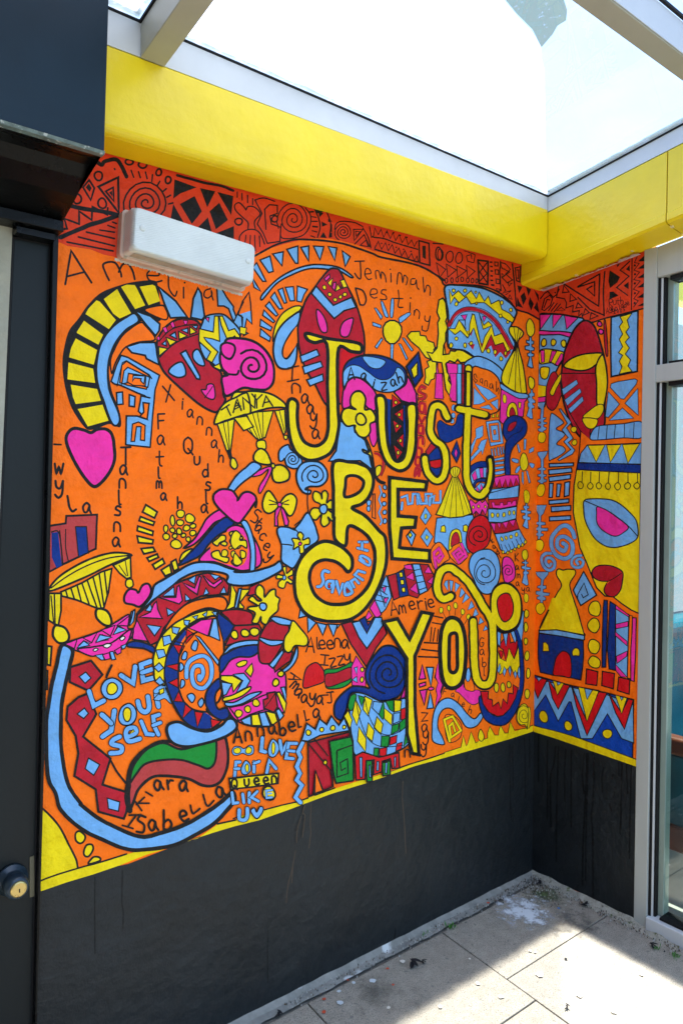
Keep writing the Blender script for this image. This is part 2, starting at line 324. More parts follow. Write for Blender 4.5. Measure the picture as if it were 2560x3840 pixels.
MURAL = '''
w A
@S0
n dado | black painted base of the long wall
f D 0 p 2014,2735 2014,3275 1500,3540 929,3860 150,4300 120,4300 120,3330 330,3270 480,3240 740,3140 900,3085 1100,3030 1357,2925 1664,2830 1900,2765
w B
n dado | black painted base of the narrow side wall
f D 0 p 1980,2720 2105,2775 2415,2870 2415,3510 2370,3475 2180,3350 1980,3262
w A
w A
@C1
n patterned_band
f O 0 p 790,760 760,915 680,870 590,840 540,780 460,715 350,670 200,655 60,660 0,590 -65,545 -220,470 -340,430 -490,400 -620,350 -800,310 -960,305 -1150,350 -1340,410 -1420,440 @A1 1568,745 640,855 520,830 420,790 250,765 195,740 100,735 100,40 600,0 @S0 1000,680 1400,790 2015,960
l k 16 s 200,752 300,780 420,800 520,835 640,855
@B1
l k 16 s 60,895 150,840 300,760 400,728 480,715 640,722 800,745 900,775 1030,820 1100,850 1300,890 1420,930 1520,990 1570,1022
@C1
l k 13 s 0,590 30,620 60,660 200,655 350,670 460,715 540,780 590,840 680,870 760,915
@A1
n zigzag | thick black wavy line in the red band
l k 30 s 440,110 500,155 530,130 610,115 650,160 690,245
l k 13 s 600,185 604,192
e - 12 710,135 28 22
e - 12 812,155 30 27
e - 12 932,212 20 26
e - 12 1002,270 22 25
e - 12 480,240 32 32
e - 12 508,445 32 38
e - 12 320,410 30 40
l k 12 s 725,198 745,250
l k 12 s 780,208 795,252
l k 12 s 832,210 845,260
l k 12 s 885,230 880,280
l k 13 s 940,280 922,310
l k 13 s 988,335 965,355
l k 13 s 1020,384 992,400
l k 13 s 1038,442 1005,450
f O 12 p 410,270 450,330 422,420 365,325
f k 0 p 408,295 430,330 415,360 385,325
f O 14 p 628,250 632,515 480,320
f O 12 p 590,325 596,430 535,355
f k 0 p 582,350 585,395 560,365
l k 16 p 205,640 245,635 225,560 335,600 335,505 430,570 435,470 545,530 550,480
l k 34 s 195,700 300,655 420,605 520,575 625,535
l k 12 p 585,585 615,597
l k 12 p 550,610 605,630
l k 12 p 490,645 600,662
l k 13 p 390,660 600,710
l k 14 p 330,697 600,765
l k 14 p 245,735 590,803
n spiral | black spiral sun in the red band above the lamp
q k 13 838,440 175 12 140 3.6 .95
n patterned_panel | panel of black triangles and diamonds in the red band
f k 0 p 1050,265 1215,325 1095,370 1040,410
f k 0 p 1200,390 1255,505 1180,600 1090,450
f k 0 p 1040,450 1120,590 1020,565
f k 0 p 1240,330 1355,355 1295,475
f k 0 p 1385,440 1450,570 1360,640 1312,505
f k 0 p 1370,360 1490,390 1475,535
f k 0 p 1300,550 1330,665 1220,630
f k 0 p 1495,615 1495,720 1360,670
l k 20 s 1070,235 1180,265 1270,290 1400,315 1490,350
@B1
n figure | little round headed figure drawn in black in the red band
l k 10 s 20,360 20,400
l k 10 s 55,370 57,420
l k 10 s 97,385 97,440
l k 10 s 135,410 135,455
l k 10 s 150,420 220,405 300,430
l k 10 s 85,495 60,460 30,440 0,460 10,500 60,550 100,590 100,640
l k 10 s 85,495 100,470 140,470 180,500 190,530 150,580 155,635
l k 10 p 155,425 205,520 170,600 215,670 245,745 340,730 345,625 275,600 265,540 320,520 320,460 260,455 225,490 235,640
l k 10 s 35,740 40,690 80,650 140,640 190,670 225,750
l k 9 s 85,685 75,760
l k 9 s 118,685 115,770
l k 9 s 150,685 155,800
l k 9 s 185,690 190,770
e - 10 30,582 26 27
e - 9 300,562 22 24
n spiral | black spiral shell in the red band
q k 9 440,565 125 8 150 3.2 1.05
l k 9 s 350,600 355,705 500,690 560,620 570,540 530,480
n patterned_panel | fine dashes and triangles in the red band
l k 12 p 560,510 590,508
l k 9 p 575,545 610,550
l k 9 p 580,580 620,580
l k 12 p 585,618 620,622
l k 9 p 580,650 615,660
l k 9 p 570,688 600,700
l k 10 s 600,490 630,560 640,630 620,700
l k 10 s 690,510 720,600 710,700
f k 0 p 625,500 665,520 635,550
f k 0 p 650,580 695,605 655,620
f k 0 p 665,660 690,705 640,700
f k 0 p 715,600 730,600 730,660 715,655
f k 0 p 715,665 730,665 730,700 715,700
f k 0 p 700,560 730,580 700,585
f k 0 p 600,490 680,505 620,520
q k 8 815,660 68 6 120 3 1
l k 9 s 750,640 760,600 800,580 900,590 960,620
l k 9 p 890,640 960,640 895,725 890,640
l k 8 p 905,655 940,658 910,690 905,655
l k 9 p 900,750 970,680 1010,770
l k 8 p 940,760 985,720 1000,770 940,760
l k 9 s 960,630 1000,700 1020,780
l k 8 p 1010,620 1025,700 1040,690 1050,630 1075,680 1095,640 1115,700 1140,650 1165,710 1185,665 1205,725 1230,680 1255,740 1280,695 1300,755 1325,720 1345,770 1365,730
l k 10 s 1040,700 1120,710 1200,740 1300,770 1370,790
l k 8 p 1050,780 1075,730 1100,790 1130,740 1150,800 1180,755 1200,820 1230,780 1250,840 1275,800 1300,860 1325,820 1345,875 1365,840 1375,885
l k 12 s 1050,790 1150,820 1250,850 1370,885
e k 0 1100,745 6 6
e k 0 1155,755 6 6
e k 0 1210,775 6 6
e k 0 1265,790 6 6
e k 0 1320,805 6 6
e k 0 1190,665 6 6
e k 0 1240,685 6 6
e k 0 1290,700 6 6
e k 0 1140,665 6 6
c k 12 p 1380,725 1455,745 1462,910 1385,890
f k 0 p 1405,765 1430,762 1432,865 1408,850
l k 10 p 1485,745 1560,750
e - 9 1528,825 24 50
@C1
n patterned_panel | ovals and triangles in the red band near the corner
e - 7 20,430 20 45
e - 7 90,445 26 44
e - 7 160,455 26 42
l k 7 p 200,400 280,430 270,490 225,480 215,440 250,430 255,460
c k 8 p -10,490 60,540 15,600
c k 8 p 65,500 140,545 75,600
c k 8 p 143,515 215,550 150,600
c k 8 p 215,510 280,555 225,605
e - 6 65,625 10 18
e - 6 107,622 10 18
e - 6 145,618 10 18
e - 6 183,615 10 18
e - 6 225,622 10 18
e - 6 260,625 10 18
e - 6 292,627 8 16
c k 14 p 302,470 378,480 375,655 310,645
l k 9 p 310,490 370,570 315,630
l k 9 p 370,490 315,560 370,640
n patterned_panel | squares and stacked triangles in the red band beside the corner
f k 0 p 390,480 410,480 410,492 390,492
f k 0 p 392,512 412,514 412,526 392,524
f k 0 p 394,545 414,547 414,560 394,558
f k 0 p 394,582 414,584 414,596 394,594
f k 0 p 394,616 416,618 416,630 394,628
f k 0 p 400,650 425,652 425,666 400,664
c k 8 p 428,485 452,487 452,515 428,513
c k 8 p 430,542 456,545 456,578 432,575
c k 8 p 436,612 464,615 464,648 438,645
c k 8 p 440,684 466,690 466,705 442,700
l k 8 p 470,490 500,495 520,510 545,540 510,575 560,620 520,640 480,600 540,560 480,530 470,490
c k 7 p 480,570 500,590 480,605
c k 7 p 525,640 555,645 535,665
l k 8 p 485,655 510,700 485,720 550,700 510,730
c k 7 p 540,730 558,765 530,755
l k 9 p 470,480 465,560 475,700
l k 11 p 560,500 575,650 590,820
c k 9 p 580,530 620,520 615,635 590,625
l k 8 p 592,545 607,545 605,610 598,605
f k 0 p 595,660 635,670 610,720
f k 0 p 660,670 700,690 680,740
f k 0 p 620,740 650,710 665,760 640,810
f k 0 p 595,745 615,790 640,830 595,815
f k 0 p 720,690 755,730 760,790
f k 0 p 690,745 720,800 700,850 680,800
f k 0 p 745,780 762,870 720,830
n letter | thin black painted name Amelia
@A1
l k 16 p 232,1052 275,800 428,1040
l k 15 p 250,992 375,960
l k 15 s 560,1022 530,960 515,905 560,885 610,895 645,960 652,995
l k 15 s 632,960 660,905 700,900 735,950 752,1015
l k 13 s 850,985 930,985 925,950 880,940 845,975 860,1020 910,1035 955,1025
l k 12 s 1005,980 1008,1080 1050,1142 1068,1105
l k 12 p 1118,1075 1118,1155
e k 0 1126,1040 7 7
l k 11 s 1320,1085 1280,1100 1272,1140 1300,1155 1330,1130 1325,1100 1330,1140 1340,1170
@A2
n ring_segment_arc | large yellow segmented arc with thick black outline
f k 0 s 900,105 760,112 640,140 500,195 400,290 330,390 260,480 225,600 210,720 222,860 250,980 290,1080 360,1185 410,1225 490,1205 565,1180 640,1205 650,1150 630,1060 580,930 560,800 570,700 610,590 680,490 800,410 900,420 960,380 940,260 930,170
f y 0 p 790,150 885,135 905,145 942,258 855,288
f y 0 p 650,152 690,135 752,138 768,165 830,290 755,318
f y 0 p 520,243 620,168 645,215 725,350 640,388 590,352
f y 0 p 383,355 405,315 465,252 490,262 610,400 558,468
f y 0 p 318,490 372,405 515,510 480,585 320,498
f y 0 p 260,680 275,610 310,538 470,625 445,735
f y 0 p 248,840 255,718 440,765 455,872 250,845
f y 0 p 272,885 470,918 498,1005 310,1030 290,980
f y 0 p 325,1068 510,1035 555,1155 400,1198
f b 12 s 750,350 680,385 600,440 530,520 490,600 470,700 465,800 480,900 520,1010 550,1100 585,1180 620,1190 640,1150 625,1080 590,1000 560,920 550,820 555,720 580,630 620,550 690,470 780,410
f o 10 s 700,480 790,420 830,440 905,545 785,565 690,600 640,660 600,740 580,800 570,700 610,600 650,530
f o 10 s 825,325 950,290 985,320 1000,380 960,395
n headdress | pale blue spikes above the red painted face
f b 12 p 930,150 1060,260 1145,378 1020,385 975,280
f b 12 p 760,335 870,370 940,430 935,480 908,518 840,440
f b 12 p 1172,380 1190,240 1225,160 1250,200 1275,375 1255,400
f b 11 p 690,600 790,570 905,568 915,620 932,735 840,690 830,665 730,645
f b 10 p 1365,130 1395,150 1440,230 1492,300 1490,320 1555,490 1538,490 1480,385 1455,315 1420,295 1375,295
f b 9 p 1568,260 1520,355 1552,370 1560,480 1600,500 @B1 65,1440 90,1310 130,1350 120,1200 108,1110 60,1180 25,1280 60,1300 55,1420 -10,1340
@A2
n painted_face | red face with a blue T shaped nose and pink lips
f R 14 s 920,560 960,480 1040,410 1130,390 1240,430 1290,640 1330,740 1400,800 1415,960 1430,1000 1380,1080 1330,1085 1220,1020 1060,880 980,800 940,730 920,650
f p 5 p 960,460 985,450 1000,485 980,498
f p 5 p 1018,425 1040,410 1055,450 1035,460
f p 5 p 1115,402 1150,405 1140,435 1125,432
f p 5 p 918,530 935,520 942,545 925,555
f y 9 p 930,600 1000,615 935,670
f y 9 p 985,530 1065,560 1015,595
f y 9 p 1080,485 1145,520 1085,545
f y 9 p 1165,450 1215,490 1165,510
f b 9 p 1015,515 1055,490 1065,540
f b 9 p 955,580 985,555 990,595
f b 9 p 1100,475 1150,460 1150,500
f b 9 p 1180,445 1225,440 1215,470
l k 9 s 935,560 1000,490 1080,450 1220,430
l k 10 s 940,680 1020,600 1100,550 1225,505
f b 11 s 1005,790 1040,740 1100,715 1130,760 1130,815 1070,830
f b 11 s 1190,640 1225,620 1260,680 1275,740 1230,735 1190,690
f b 11 p 1095,650 1135,628 1240,820 1240,845 1215,840
f p 9 s 1250,925 1285,920 1295,885 1340,885 1355,960 1340,995 1290,980
l k 7 s 1275,985 1300,950 1335,900
n patterned_star | yellow and blue zigzag star between the face and pink spiral
f b 11 s 1255,430 1290,370 1400,355 1460,390 1540,480 1530,560 1480,680 1505,780 1400,780 1330,720 1280,690 1240,600 1235,500
f y 8 p 1235,465 1340,490 1350,370 1378,370 1388,560 1330,540 1270,530 1290,560 1375,640 1330,720 1290,695 1320,640 1232,560
f y 8 p 1385,370 1410,370 1455,480 1500,465 1540,520 1530,560 1500,520 1450,560 1400,440
f y 8 p 1340,750 1440,700 1480,785 1440,740 1390,775
f p 7 p 1280,385 1310,380 1305,415
f y 6 p 1540,450 1590,460 1580,510 1540,500
@B2
n spiral | large pink spiral flower beside the red face
f p 16 s -50,60 60,60 160,90 240,160 290,260 290,380 240,440 150,440 60,430 -60,490 -90,420 -95,350 -50,330 -95,280 -110,190 -80,110
q k 18 130,270 130 12 230 2.1 1.0
l k 16 s 30,300 10,330 -80,320
@A2
f p 14 s 1400,590 1440,570 1495,590 1500,640 1470,690 1430,680 1400,640
n heart | large pink painted heart at the left edge of the mural
f p 20 s 425,1245 470,1220 540,1220 585,1270 600,1380 600,1450 570,1530 510,1610 450,1650 390,1600 310,1480 250,1350 240,1270 290,1215 370,1225
n geometric_maze | square blue maze figure inside the yellow arc
f b 10 p 650,665 700,680 938,815 905,920 885,1130 868,1355 685,1335 690,1120 770,1120 850,1150 780,1085 800,970 870,985 780,950 645,890 600,880 575,860 615,740
f o 8 p 640,870 655,740 690,710 860,815 840,920 700,890
f b 8 p 655,880 672,780 700,755 865,830 850,905 700,870
f o 8 p 695,865 705,800 835,820 830,895 740,890
f b 8 p 735,860 740,815 830,820 820,880 795,855 800,840 750,835
l k 8 p 620,895 640,800 660,720 690,705 860,810 880,840
f b 10 p 615,945 660,940 665,1030 620,1035
f b 10 p 712,960 755,975 750,1050 710,1045
f o 10 p 815,1020 860,1025 845,1145 790,1125 820,1090
f o 8 p 725,1310 735,1180 780,1165 830,1190 825,1305 795,1300 800,1200 765,1200 750,1310
@A2
n written_name | black painted name Xiannah
t 10 120 -10 1005,950 1005,950 X
t 10 80 5 1110,1030 1170,1100 1240,1155 1310,1235 1350,1330 1400,1420 iannah
n written_name | black painted name Fatimah
@A2
t 11 110 0 950,1160 F
t 11 95 0 950,1300 a
t 11 110 0 940,1440 t
@B1
n jagged_rays | pale blue teeth and arc above the crimson mask
f b 9 p 135,925 165,890 235,1030 210,1030
f b 9 p 130,1000 195,1105 145,1075
f b 9 p 190,870 265,840 290,955 255,965
f b 9 p 285,825 365,808 355,915
f b 9 p 390,790 475,765 475,895 455,895
f b 9 p 495,775 555,765 555,880
f b 9 p 590,765 668,770 640,870
f b 9 p 700,768 765,780 750,875
f b 9 p 805,800 865,845 828,920
f b 10 s 200,1140 260,1070 340,1000 440,945 550,910 650,905 780,925 880,990 870,1000 790,955 700,940 560,935 420,985 310,1050 210,1165
f b 8 p 470,1065 545,1090 520,1130 500,1185 465,1178
f b 8 p 380,1075 440,1070 450,1175 415,1178
f b 8 p 325,1095 360,1080 390,1190 372,1195
f b 8 p 270,1150 300,1112 360,1235 335,1238
f b 8 p 230,1215 260,1182 325,1280 310,1292
f b 8 p 210,1285 220,1245 300,1330 290,1340
f b 8 p 190,1365 195,1315 280,1375 270,1400
f b 8 p 190,1440 195,1385 270,1450 262,1480
f y 9 s 500,1220 440,1220 360,1270 310,1350 290,1430 290,1480 330,1400 400,1330 470,1270
f b 12 s 490,1260 430,1290 360,1350 310,1430 290,1530 300,1620 340,1680 420,1680 460,1620 465,1500 430,1560 390,1610 360,1580 370,1510 420,1420 475,1350
f o 0 s 470,1370 420,1430 375,1510 365,1580 385,1600 430,1550 465,1490
n painted_mask | tall crimson mask with a crown of small patterns
f R 12 s 720,935 760,935 790,955 830,1040 900,1180 940,1300 970,1440 970,1580 940,1750 920,1900 780,1950 690,1960 600,1800 540,1700 490,1560 475,1440 480,1340 530,1180 590,1090 640,1020 690,960
f b 10 p 610,1065 740,1210 875,1150 910,1225 820,1250 745,1310 575,1120
f y 7 p 735,1005 695,1040 720,1070
f p 7 p 670,1010 710,975 715,1000 685,1030
f p 7 p 740,1040 760,1035 750,1100 730,1080
f y 7 p 770,1050 795,1085 755,1105
f y 7 p 790,1025 820,1015 845,1070 815,1080
f p 6 p 780,1040 800,1080 810,1085
e y 6 672,1075 14 17
e y 6 712,1128 14 15
e y 6 753,1168 14 15
e y 6 792,1147 12 15
e y 6 825,1128 16 14
f p 9 s 615,1240 660,1280 690,1350 690,1410 650,1405 620,1330
f p 9 s 885,1305 880,1360 850,1440 800,1440 790,1390 820,1330
@B2
f r 0 s 800,170 900,180 880,300 850,700 800,600
f b 9 p 490,190 615,140 635,185 505,240
f b 9 p 510,270 645,230 660,270 525,325
f b 9 p 540,370 660,325 665,375 565,415
n sun | yellow sun with pale blue rays
@B1
e y 10 1180,1408 76 84
f b 5 p 1045,1230 1060,1230 1108,1295 1095,1318
f b 5 s 1095,1190 1110,1185 1150,1285 1140,1300 1120,1280
f b 5 s 1172,1170 1192,1170 1185,1290 1165,1290
f b 5 s 1235,1300 1300,1265 1315,1280 1245,1340 1230,1320
f b 5 p 1032,1335 1098,1360 1095,1380 1035,1362
f b 5 p 1100,1453 1110,1465 1065,1535 1050,1520
f b 5 p 1168,1500 1190,1500 1185,1620 1168,1620
f b 5 p 1228,1498 1245,1500 1297,1610 1285,1620
f b 5 p 1255,1455 1270,1455 1338,1545 1325,1555
n written_name | black painted name Jemimah
@B1
l k 11 p 900,880 970,878
l k 11 s 940,880 945,1000 925,1005 900,970
l k 9 s 975,975 1020,970 1010,940 985,935 975,980 1000,1015 1025,1010
l k 9 s 1060,1010 1055,955 1080,955 1095,1010 1100,960 1125,985 1135,1035
l k 9 s 1170,970 1172,1035
l k 9 s 1215,1050 1225,970 1250,980 1258,1040 1270,985 1295,1010 1285,1055
l k 9 s 1350,1010 1322,1015 1320,1050 1350,1050 1360,1020 1365,1070 1380,1090
l k 9 s 1410,1000 1420,1110 1440,1060 1465,1080 1462,1135
e k 0 1165,940 6 6
n written_name | black painted name Destiny
l k 11 s 905,1080 940,1205
l k 11 s 905,1080 960,1100 985,1160 970,1205 940,1205
l k 9 s 1020,1130 1065,1120 1060,1090 1025,1090 1015,1130 1040,1155 1065,1150
l k 9 s 1135,1095 1105,1095 1100,1120 1130,1135 1135,1165 1090,1165
l k 9 s 1225,1095 1230,1160 1225,1220 1260,1225
l k 9 s 1195,1158 1260,1160
l k 9 p 1315,1190 1312,1255
e k 0 1318,1155 6 6
l k 9 s 1345,1270 1360,1240 1385,1265 1380,1310
l k 9 s 1345,1250 1345,1285
l k 9 s 1425,1290 1425,1320 1450,1330 1465,1290
l k 9 s 1465,1290 1455,1350 1440,1400 1405,1395 1405,1365
n palm_tree | yellow painted palm tree
@B1
f y 8 p 1290,1440 1320,1408 1385,1405 1390,1435 1430,1440 1445,1475 1490,1490 1500,1530 1568,1560 1520,1640 1430,1600 1380,1530 1320,1480
@B2
f y 7 p 1568,80 1490,140 1500,210 1440,230 1455,270 1425,290 1430,350 1420,390 1450,410 1470,370 1495,360 1500,320 1520,310 1520,240 1580,180
@C1
f y 9 p 40,755 60,790 70,900 60,930 75,980 60,1020 60,1080 45,1110 40,1180 85,1175 95,1150 130,1155 150,1140 190,1150 240,1180 272,1200 220,1235 170,1240 150,1215 130,1240 90,1225 60,1250 70,1310 85,1330 80,1370 105,1410 90,1490 60,1440 45,1330 30,1240 -40,1230 -80,1160 -40,1170 -5,1130 5,1020 0,940 15,910 -5,860 10,770
n banded_fan | pale blue fan with yellow diamonds and a red arc
@C1
f b 12 s 60,665 180,660 330,680 450,730 540,790 590,850 580,900 545,980 560,1050 580,1110 530,1230 490,1320 430,1270 340,1210 280,1200 200,1150 130,1140 80,1120 75,1000 80,880 60,760
f R 0 p 80,1000 160,920 180,930 250,1040 270,980 320,1150 400,1020 430,1100 500,1070 550,1160 510,1210 470,1160 430,1200 400,1110 330,1170 290,1060 265,1145 220,1090 160,1100 80,1050
f y 6 p 80,985 130,985 160,920 170,930 235,1040 240,950 260,875 275,880 330,1130 350,1050 405,960 425,1040 480,1020 550,1140 520,1160 490,1090 430,1110 400,1030 340,1165 330,1165 270,980 225,1055 170,1000 130,1030
f y 5 p 310,870 345,960 380,930 410,960 340,990
f p 5 p 175,885 220,880 205,925
f p 5 p 335,890 365,895 345,935
f b 6 p 160,920 210,985 205,920
f y 6 p 85,690 110,740 155,700 200,745 250,700 290,760 310,710 350,780 380,740 400,800 460,770 480,840 540,870 575,910 560,940 520,920 460,880 400,830 350,790 300,790 250,800 215,745 160,790 125,750 95,800
e y 5 120,700 12 14
e y 5 205,700 12 14
e y 5 140,800 12 15
e y 5 480,790 12 15
e y 5 548,845 12 14
e y 5 470,890 12 14
e y 5 525,935 10 12
e y 5 290,795 8 10
e y 5 285,712 7 9
e y 5 100,1110 14 18
e y 5 205,1110 12 18
e y 5 380,1150 14 18
e y 5 475,1210 12 18
e y 5 140,1060 12 15
e y 5 250,1095 12 15
e y 5 430,1160 12 18
e y 5 508,1170 10 16
l R 26 s 85,960 130,880 200,840 280,840 360,870 440,940 500,1030 555,1130
l k 5 s 90,940 130,865 200,825 285,825 370,855 450,925 515,1020 570,1125
l k 5 s 85,990 140,900 200,858 280,858 350,885 430,955 490,1045 540,1140
n castle | pale blue and pink tower with the name Sanah
@C1
f b 9 s 205,1240 280,1195 340,1200 420,1240 490,1310 475,1390 400,1330 330,1290 255,1285 240,1300 205,1285
f p 6 p 65,1240 150,1250 150,1550 105,1490 105,1400 75,1310
f p 6 p -10,1235 45,1500 -10,1500
f b 6 p 150,1250 180,1250 180,1545 145,1545
f R 6 p 182,1245 205,1260 205,1550 180,1545
f o 8 s 255,1295 340,1285 420,1320 470,1400 470,1560 420,1620 260,1620
@C2
f p 8 p 240,0 310,0 325,310 220,300
f p 6 p 400,0 480,0 480,340 430,330 395,270 420,130
f p 8 p 0,230 20,260 15,380 0,390
f b 8 p 485,0 540,0 540,365 490,370
f R 8 p 545,0 590,0 585,370 545,370
f b 5 s 425,400 445,375 475,395 470,440 445,450 425,430
e b 5 445,505 24 32
e b 5 430,570 24 34
l k 9 s 480,350 440,340 415,335 400,300
f y 8 p 600,-10 655,-10 655,100 600,100
l k 9 s 480,340 490,370
f b 5 p 700,120 870,195 965,275 860,322 780,240
f b 5 p 690,170 830,335 760,370 685,375
f b 5 p 980,308 980,440 890,350
f b 5 p 760,410 870,375 920,440
f y 5 p 870,460 890,525 860,525
f y 5 p 920,475 940,530 905,528
f y 5 p 965,470 985,525 955,525
n written_name | black painted name Sanah
@C2
l k 10 s 725,50 710,10 690,20 700,60 730,85 710,110 685,75
l k 10 s 790,65 770,70 765,100 790,105 795,65 790,130
l k 10 s 820,150 820,95 850,95 850,160
l k 10 s 905,125 885,130 880,170 905,175 915,130 920,190
l k 10 s 960,100 960,220 980,175 990,200 985,250
n thatched_hut | pink hut with a tall yellow thatched roof
@C2
f p 9 p 1015,190 1200,260 1335,300 1300,340 1280,520 1100,520 1040,610 1000,570
@C1
f y 9 s 590,1105 540,1020 540,975 570,970 600,975 640,1010 635,1040 600,1095 640,1260 665,1440 660,1470 600,1465 530,1430 480,1380 490,1300 540,1200
l k 6 s 590,1110 530,1400
l k 6 s 590,1110 580,1460
l k 6 s 595,1110 625,1465
l k 5 s 590,1105 570,975
l k 5 s 590,1105 605,985
l k 5 s 592,1105 625,1010
@C2
f b 9 s 1015,125 1100,180 1200,230 1330,250 1330,295 1230,300 1120,245 1015,180
f y 6 s 1040,260 1060,255 1080,290 1075,350 1050,355 1035,320
f y 6 p 1225,345 1255,350 1250,420 1225,410
f y 9 s 1090,520 1090,430 1115,370 1160,350 1200,390 1215,510 1180,520
f R 8 s 1120,510 1125,440 1150,410 1175,440 1185,510
n paddle | navy paddle shaped figure with a red centre
@C2
f n 12 s 1070,1215 1060,1000 1070,850 1080,810 1040,720 1050,600 1110,530 1180,505 1270,535 1320,600 1325,680 1290,760 1200,840 1140,930 1120,1040 1125,1210
f R 8 s 1095,690 1110,620 1160,585 1200,580 1190,630 1140,690
l k 9 s 1085,810 1150,740 1240,700 1270,650
n stepped_column | striped pink red and blue column
@C2
f p 9 p 910,1255 1080,1220 1225,1220 1240,1350 1100,1365 890,1370
f R 6 p 890,1370 935,1270 960,1370
f R 6 p 960,1370 1000,1270 1025,1375
f R 6 p 1030,1370 1070,1265 1095,1370
f R 6 p 1100,1365 1130,1265 1160,1360
f R 6 p 1165,1360 1195,1260 1235,1345
f b 9 p 870,1395 1050,1375 1240,1350 1230,1470 1050,1505 865,1515
e y 6 918,1447 17 28
e y 6 985,1440 15 28
e y 6 1052,1445 17 28
e y 6 1120,1435 15 28
e y 6 1175,1418 18 27
n door_figure | pale blue nested rectangles
@C2
f b 6 p 835,580 980,558 1010,600 1045,840 890,875 860,740
f o 5 p 868,605 985,590 1010,820 890,830
f b 5 p 888,630 975,622 990,800 915,805
f o 5 p 920,680 950,675 958,730 930,740
f b 5 p 895,905 910,905 925,1000 905,1000
f b 5 p 930,900 945,895 960,985 945,995
f b 5 p 968,888 985,885 997,985 982,990
f b 5 p 1000,880 1015,880 1030,975 1015,975
f b 5 p 1032,880 1045,875 1055,960 1040,965
f b 5 p 920,1030 1055,1000 1055,1030 920,1055
f b 5 p 920,1075 1050,1055 1050,1085 920,1100
f b 5 p 925,1130 1050,1110 1050,1140 925,1155
f b 5 s 925,1190 1050,1165 1050,1200 980,1215 925,1210
n arrow_pair | two pale blue arrow shapes
@C2
f b 5 p 710,665 800,625 800,750 760,780 720,790 655,980 650,880 715,760
f b 5 p 850,785 790,980 780,925 650,1060 650,1010 750,900 735,890 780,810
n rainbow_arc | blue striped arc inside the letter t
@C2
f n 9 s 650,1220 645,1130 700,1080 780,1055 860,1070 870,1140 780,1130 720,1145
f b 6 s 650,1220 720,1145 780,1132 870,1142 880,1250 820,1250 740,1270 680,1330 690,1400 650,1350
f p 6 p 665,1220 710,1165 730,1260 690,1290
f p 6 p 755,1140 800,1135 805,1250 770,1250
f p 6 p 840,1145 865,1150 855,1260 835,1255
f n 9 s 670,1370 700,1300 760,1260 850,1270 840,1300 770,1300 720,1320 690,1390
f b 6 p 690,1390 770,1310 835,1330 800,1400 740,1420
f p 6 p 715,1350 755,1400 725,1420
f p 6 p 775,1320 800,1380 765,1410
n sun | small yellow sun with blue rays beside the corner
@C2
f y 8 s 1290,955 1320,990 1340,1080 1325,1140 1285,1170 1250,1130 1242,1050 1260,980
f b 5 p 1290,785 1320,790 1310,915 1290,920
f b 5 p 1205,850 1225,850 1250,940 1230,955
f b 5 p 1355,910 1410,880 1405,935 1350,960
f b 5 s 1150,1020 1220,1035 1220,1075 1180,1070 1148,1050
f b 5 s 1355,1075 1415,1090 1400,1135 1370,1120
f b 5 s 1240,1110 1240,1150 1210,1195 1185,1190 1200,1140
f b 5 p 1265,1180 1285,1185 1285,1340 1265,1300
f b 5 p 1315,1165 1335,1170 1370,1310 1350,1320
@A3
n written_name | black painted name Fatimah
t 12 75 0 935,265 935,355 970,445 1090,490 lmah
n written_name | black painted name Tanisha
t 13 130 0 685,140 T
t 13 95 0 670,245 660,345 640,450 625,550 620,670 615,785 anlsna
n written_name | black painted name Qudsia
t 12 130 0 1155,65 Q
t 12 85 0 1218,175 1280,250 1300,365 1292,450 1275,535 udsla
n written_name | black painted name Twyla
l k 14 p 148,52 200,55
t 15 110 0 185,235 185,390 wy
l k 18 s 248,440 262,520 285,555 312,540
t 14 100 0 395,530 a
n written_name | black painted name Stacey
@B3
t 10 100 20 160,70 S
t 10 75 40 180,120 180,165 210,225 240,300 250,385 tacey
n written_name | black painted name Inaya
@B2
l k 11 p 400,280 480,265
l k 11 p 435,275 430,375
l k 11 p 395,382 480,365
l k 12 s 432,470 430,410 455,395 490,420 492,465
t 11 95 0 530,510 570,590 a a
t 11 95 0 590,680 610,775 ya
n written_name | crimson outlined name Savannah
@B2
l R 20 s 1425,430 1395,420 1380,455 1420,480 1420,510 1385,510
l R 20 s 1425,550 1390,545 1385,600 1415,610 1425,555 1430,625
l R 20 p 1375,640 1400,690 1425,650
l R 20 s 1410,715 1380,715 1375,760 1405,770 1412,720 1412,775
l R 20 s 1370,860 1375,810 1405,800 1410,850
l R 20 s 1360,935 1365,880 1400,890 1400,930
l R 20 s 1395,955 1360,950 1355,1000 1385,1010 1395,960 1395,1020
l R 20 s 1395,1050 1360,1030 1350,1090 1385,1040 1380,1090
l k 4 s 1440,425 1400,405 1370,445 1375,480 1405,490 1405,500 1372,505 1390,530 1435,505 1435,475 1400,460 1400,440 1430,440
l k 4 s 1435,535 1390,530 1370,570 1380,620 1410,625 1445,635
l k 4 s 1420,700 1380,700 1360,740 1370,780 1400,790 1425,790
l k 4 s 1350,870 1360,800 1400,785 1425,820 1420,870
n cap | blue wave cap with the name Aaizah
@B2
f p 10 s 1060,480 1000,400 920,350 860,370 815,440 810,580 870,560 880,480 920,450 960,470 980,560 1050,600
f p 10 p 1195,465 1290,330 1330,400 1360,470 1362,560 1250,525
f p 8 s 1015,700 1060,690 1070,800 1040,870 1010,800
f n 12 s 815,290 850,230 920,195 1000,182 1100,190 1200,230 1280,300 1280,400 1200,450 1130,460 1050,440 970,370 900,350 850,370 820,440 812,380
f b 6 s 960,195 1050,200 1130,230 1090,280 1030,280 990,250
f b 6 s 820,300 870,260 930,265 1000,310 1070,360 1140,365 1190,330 1220,275 1270,320 1265,400 1200,450 1130,460 1050,440 980,370 900,345 850,370 820,420 812,360
t 10 90 0 873,320 A
t 10 70 10 968,345 a
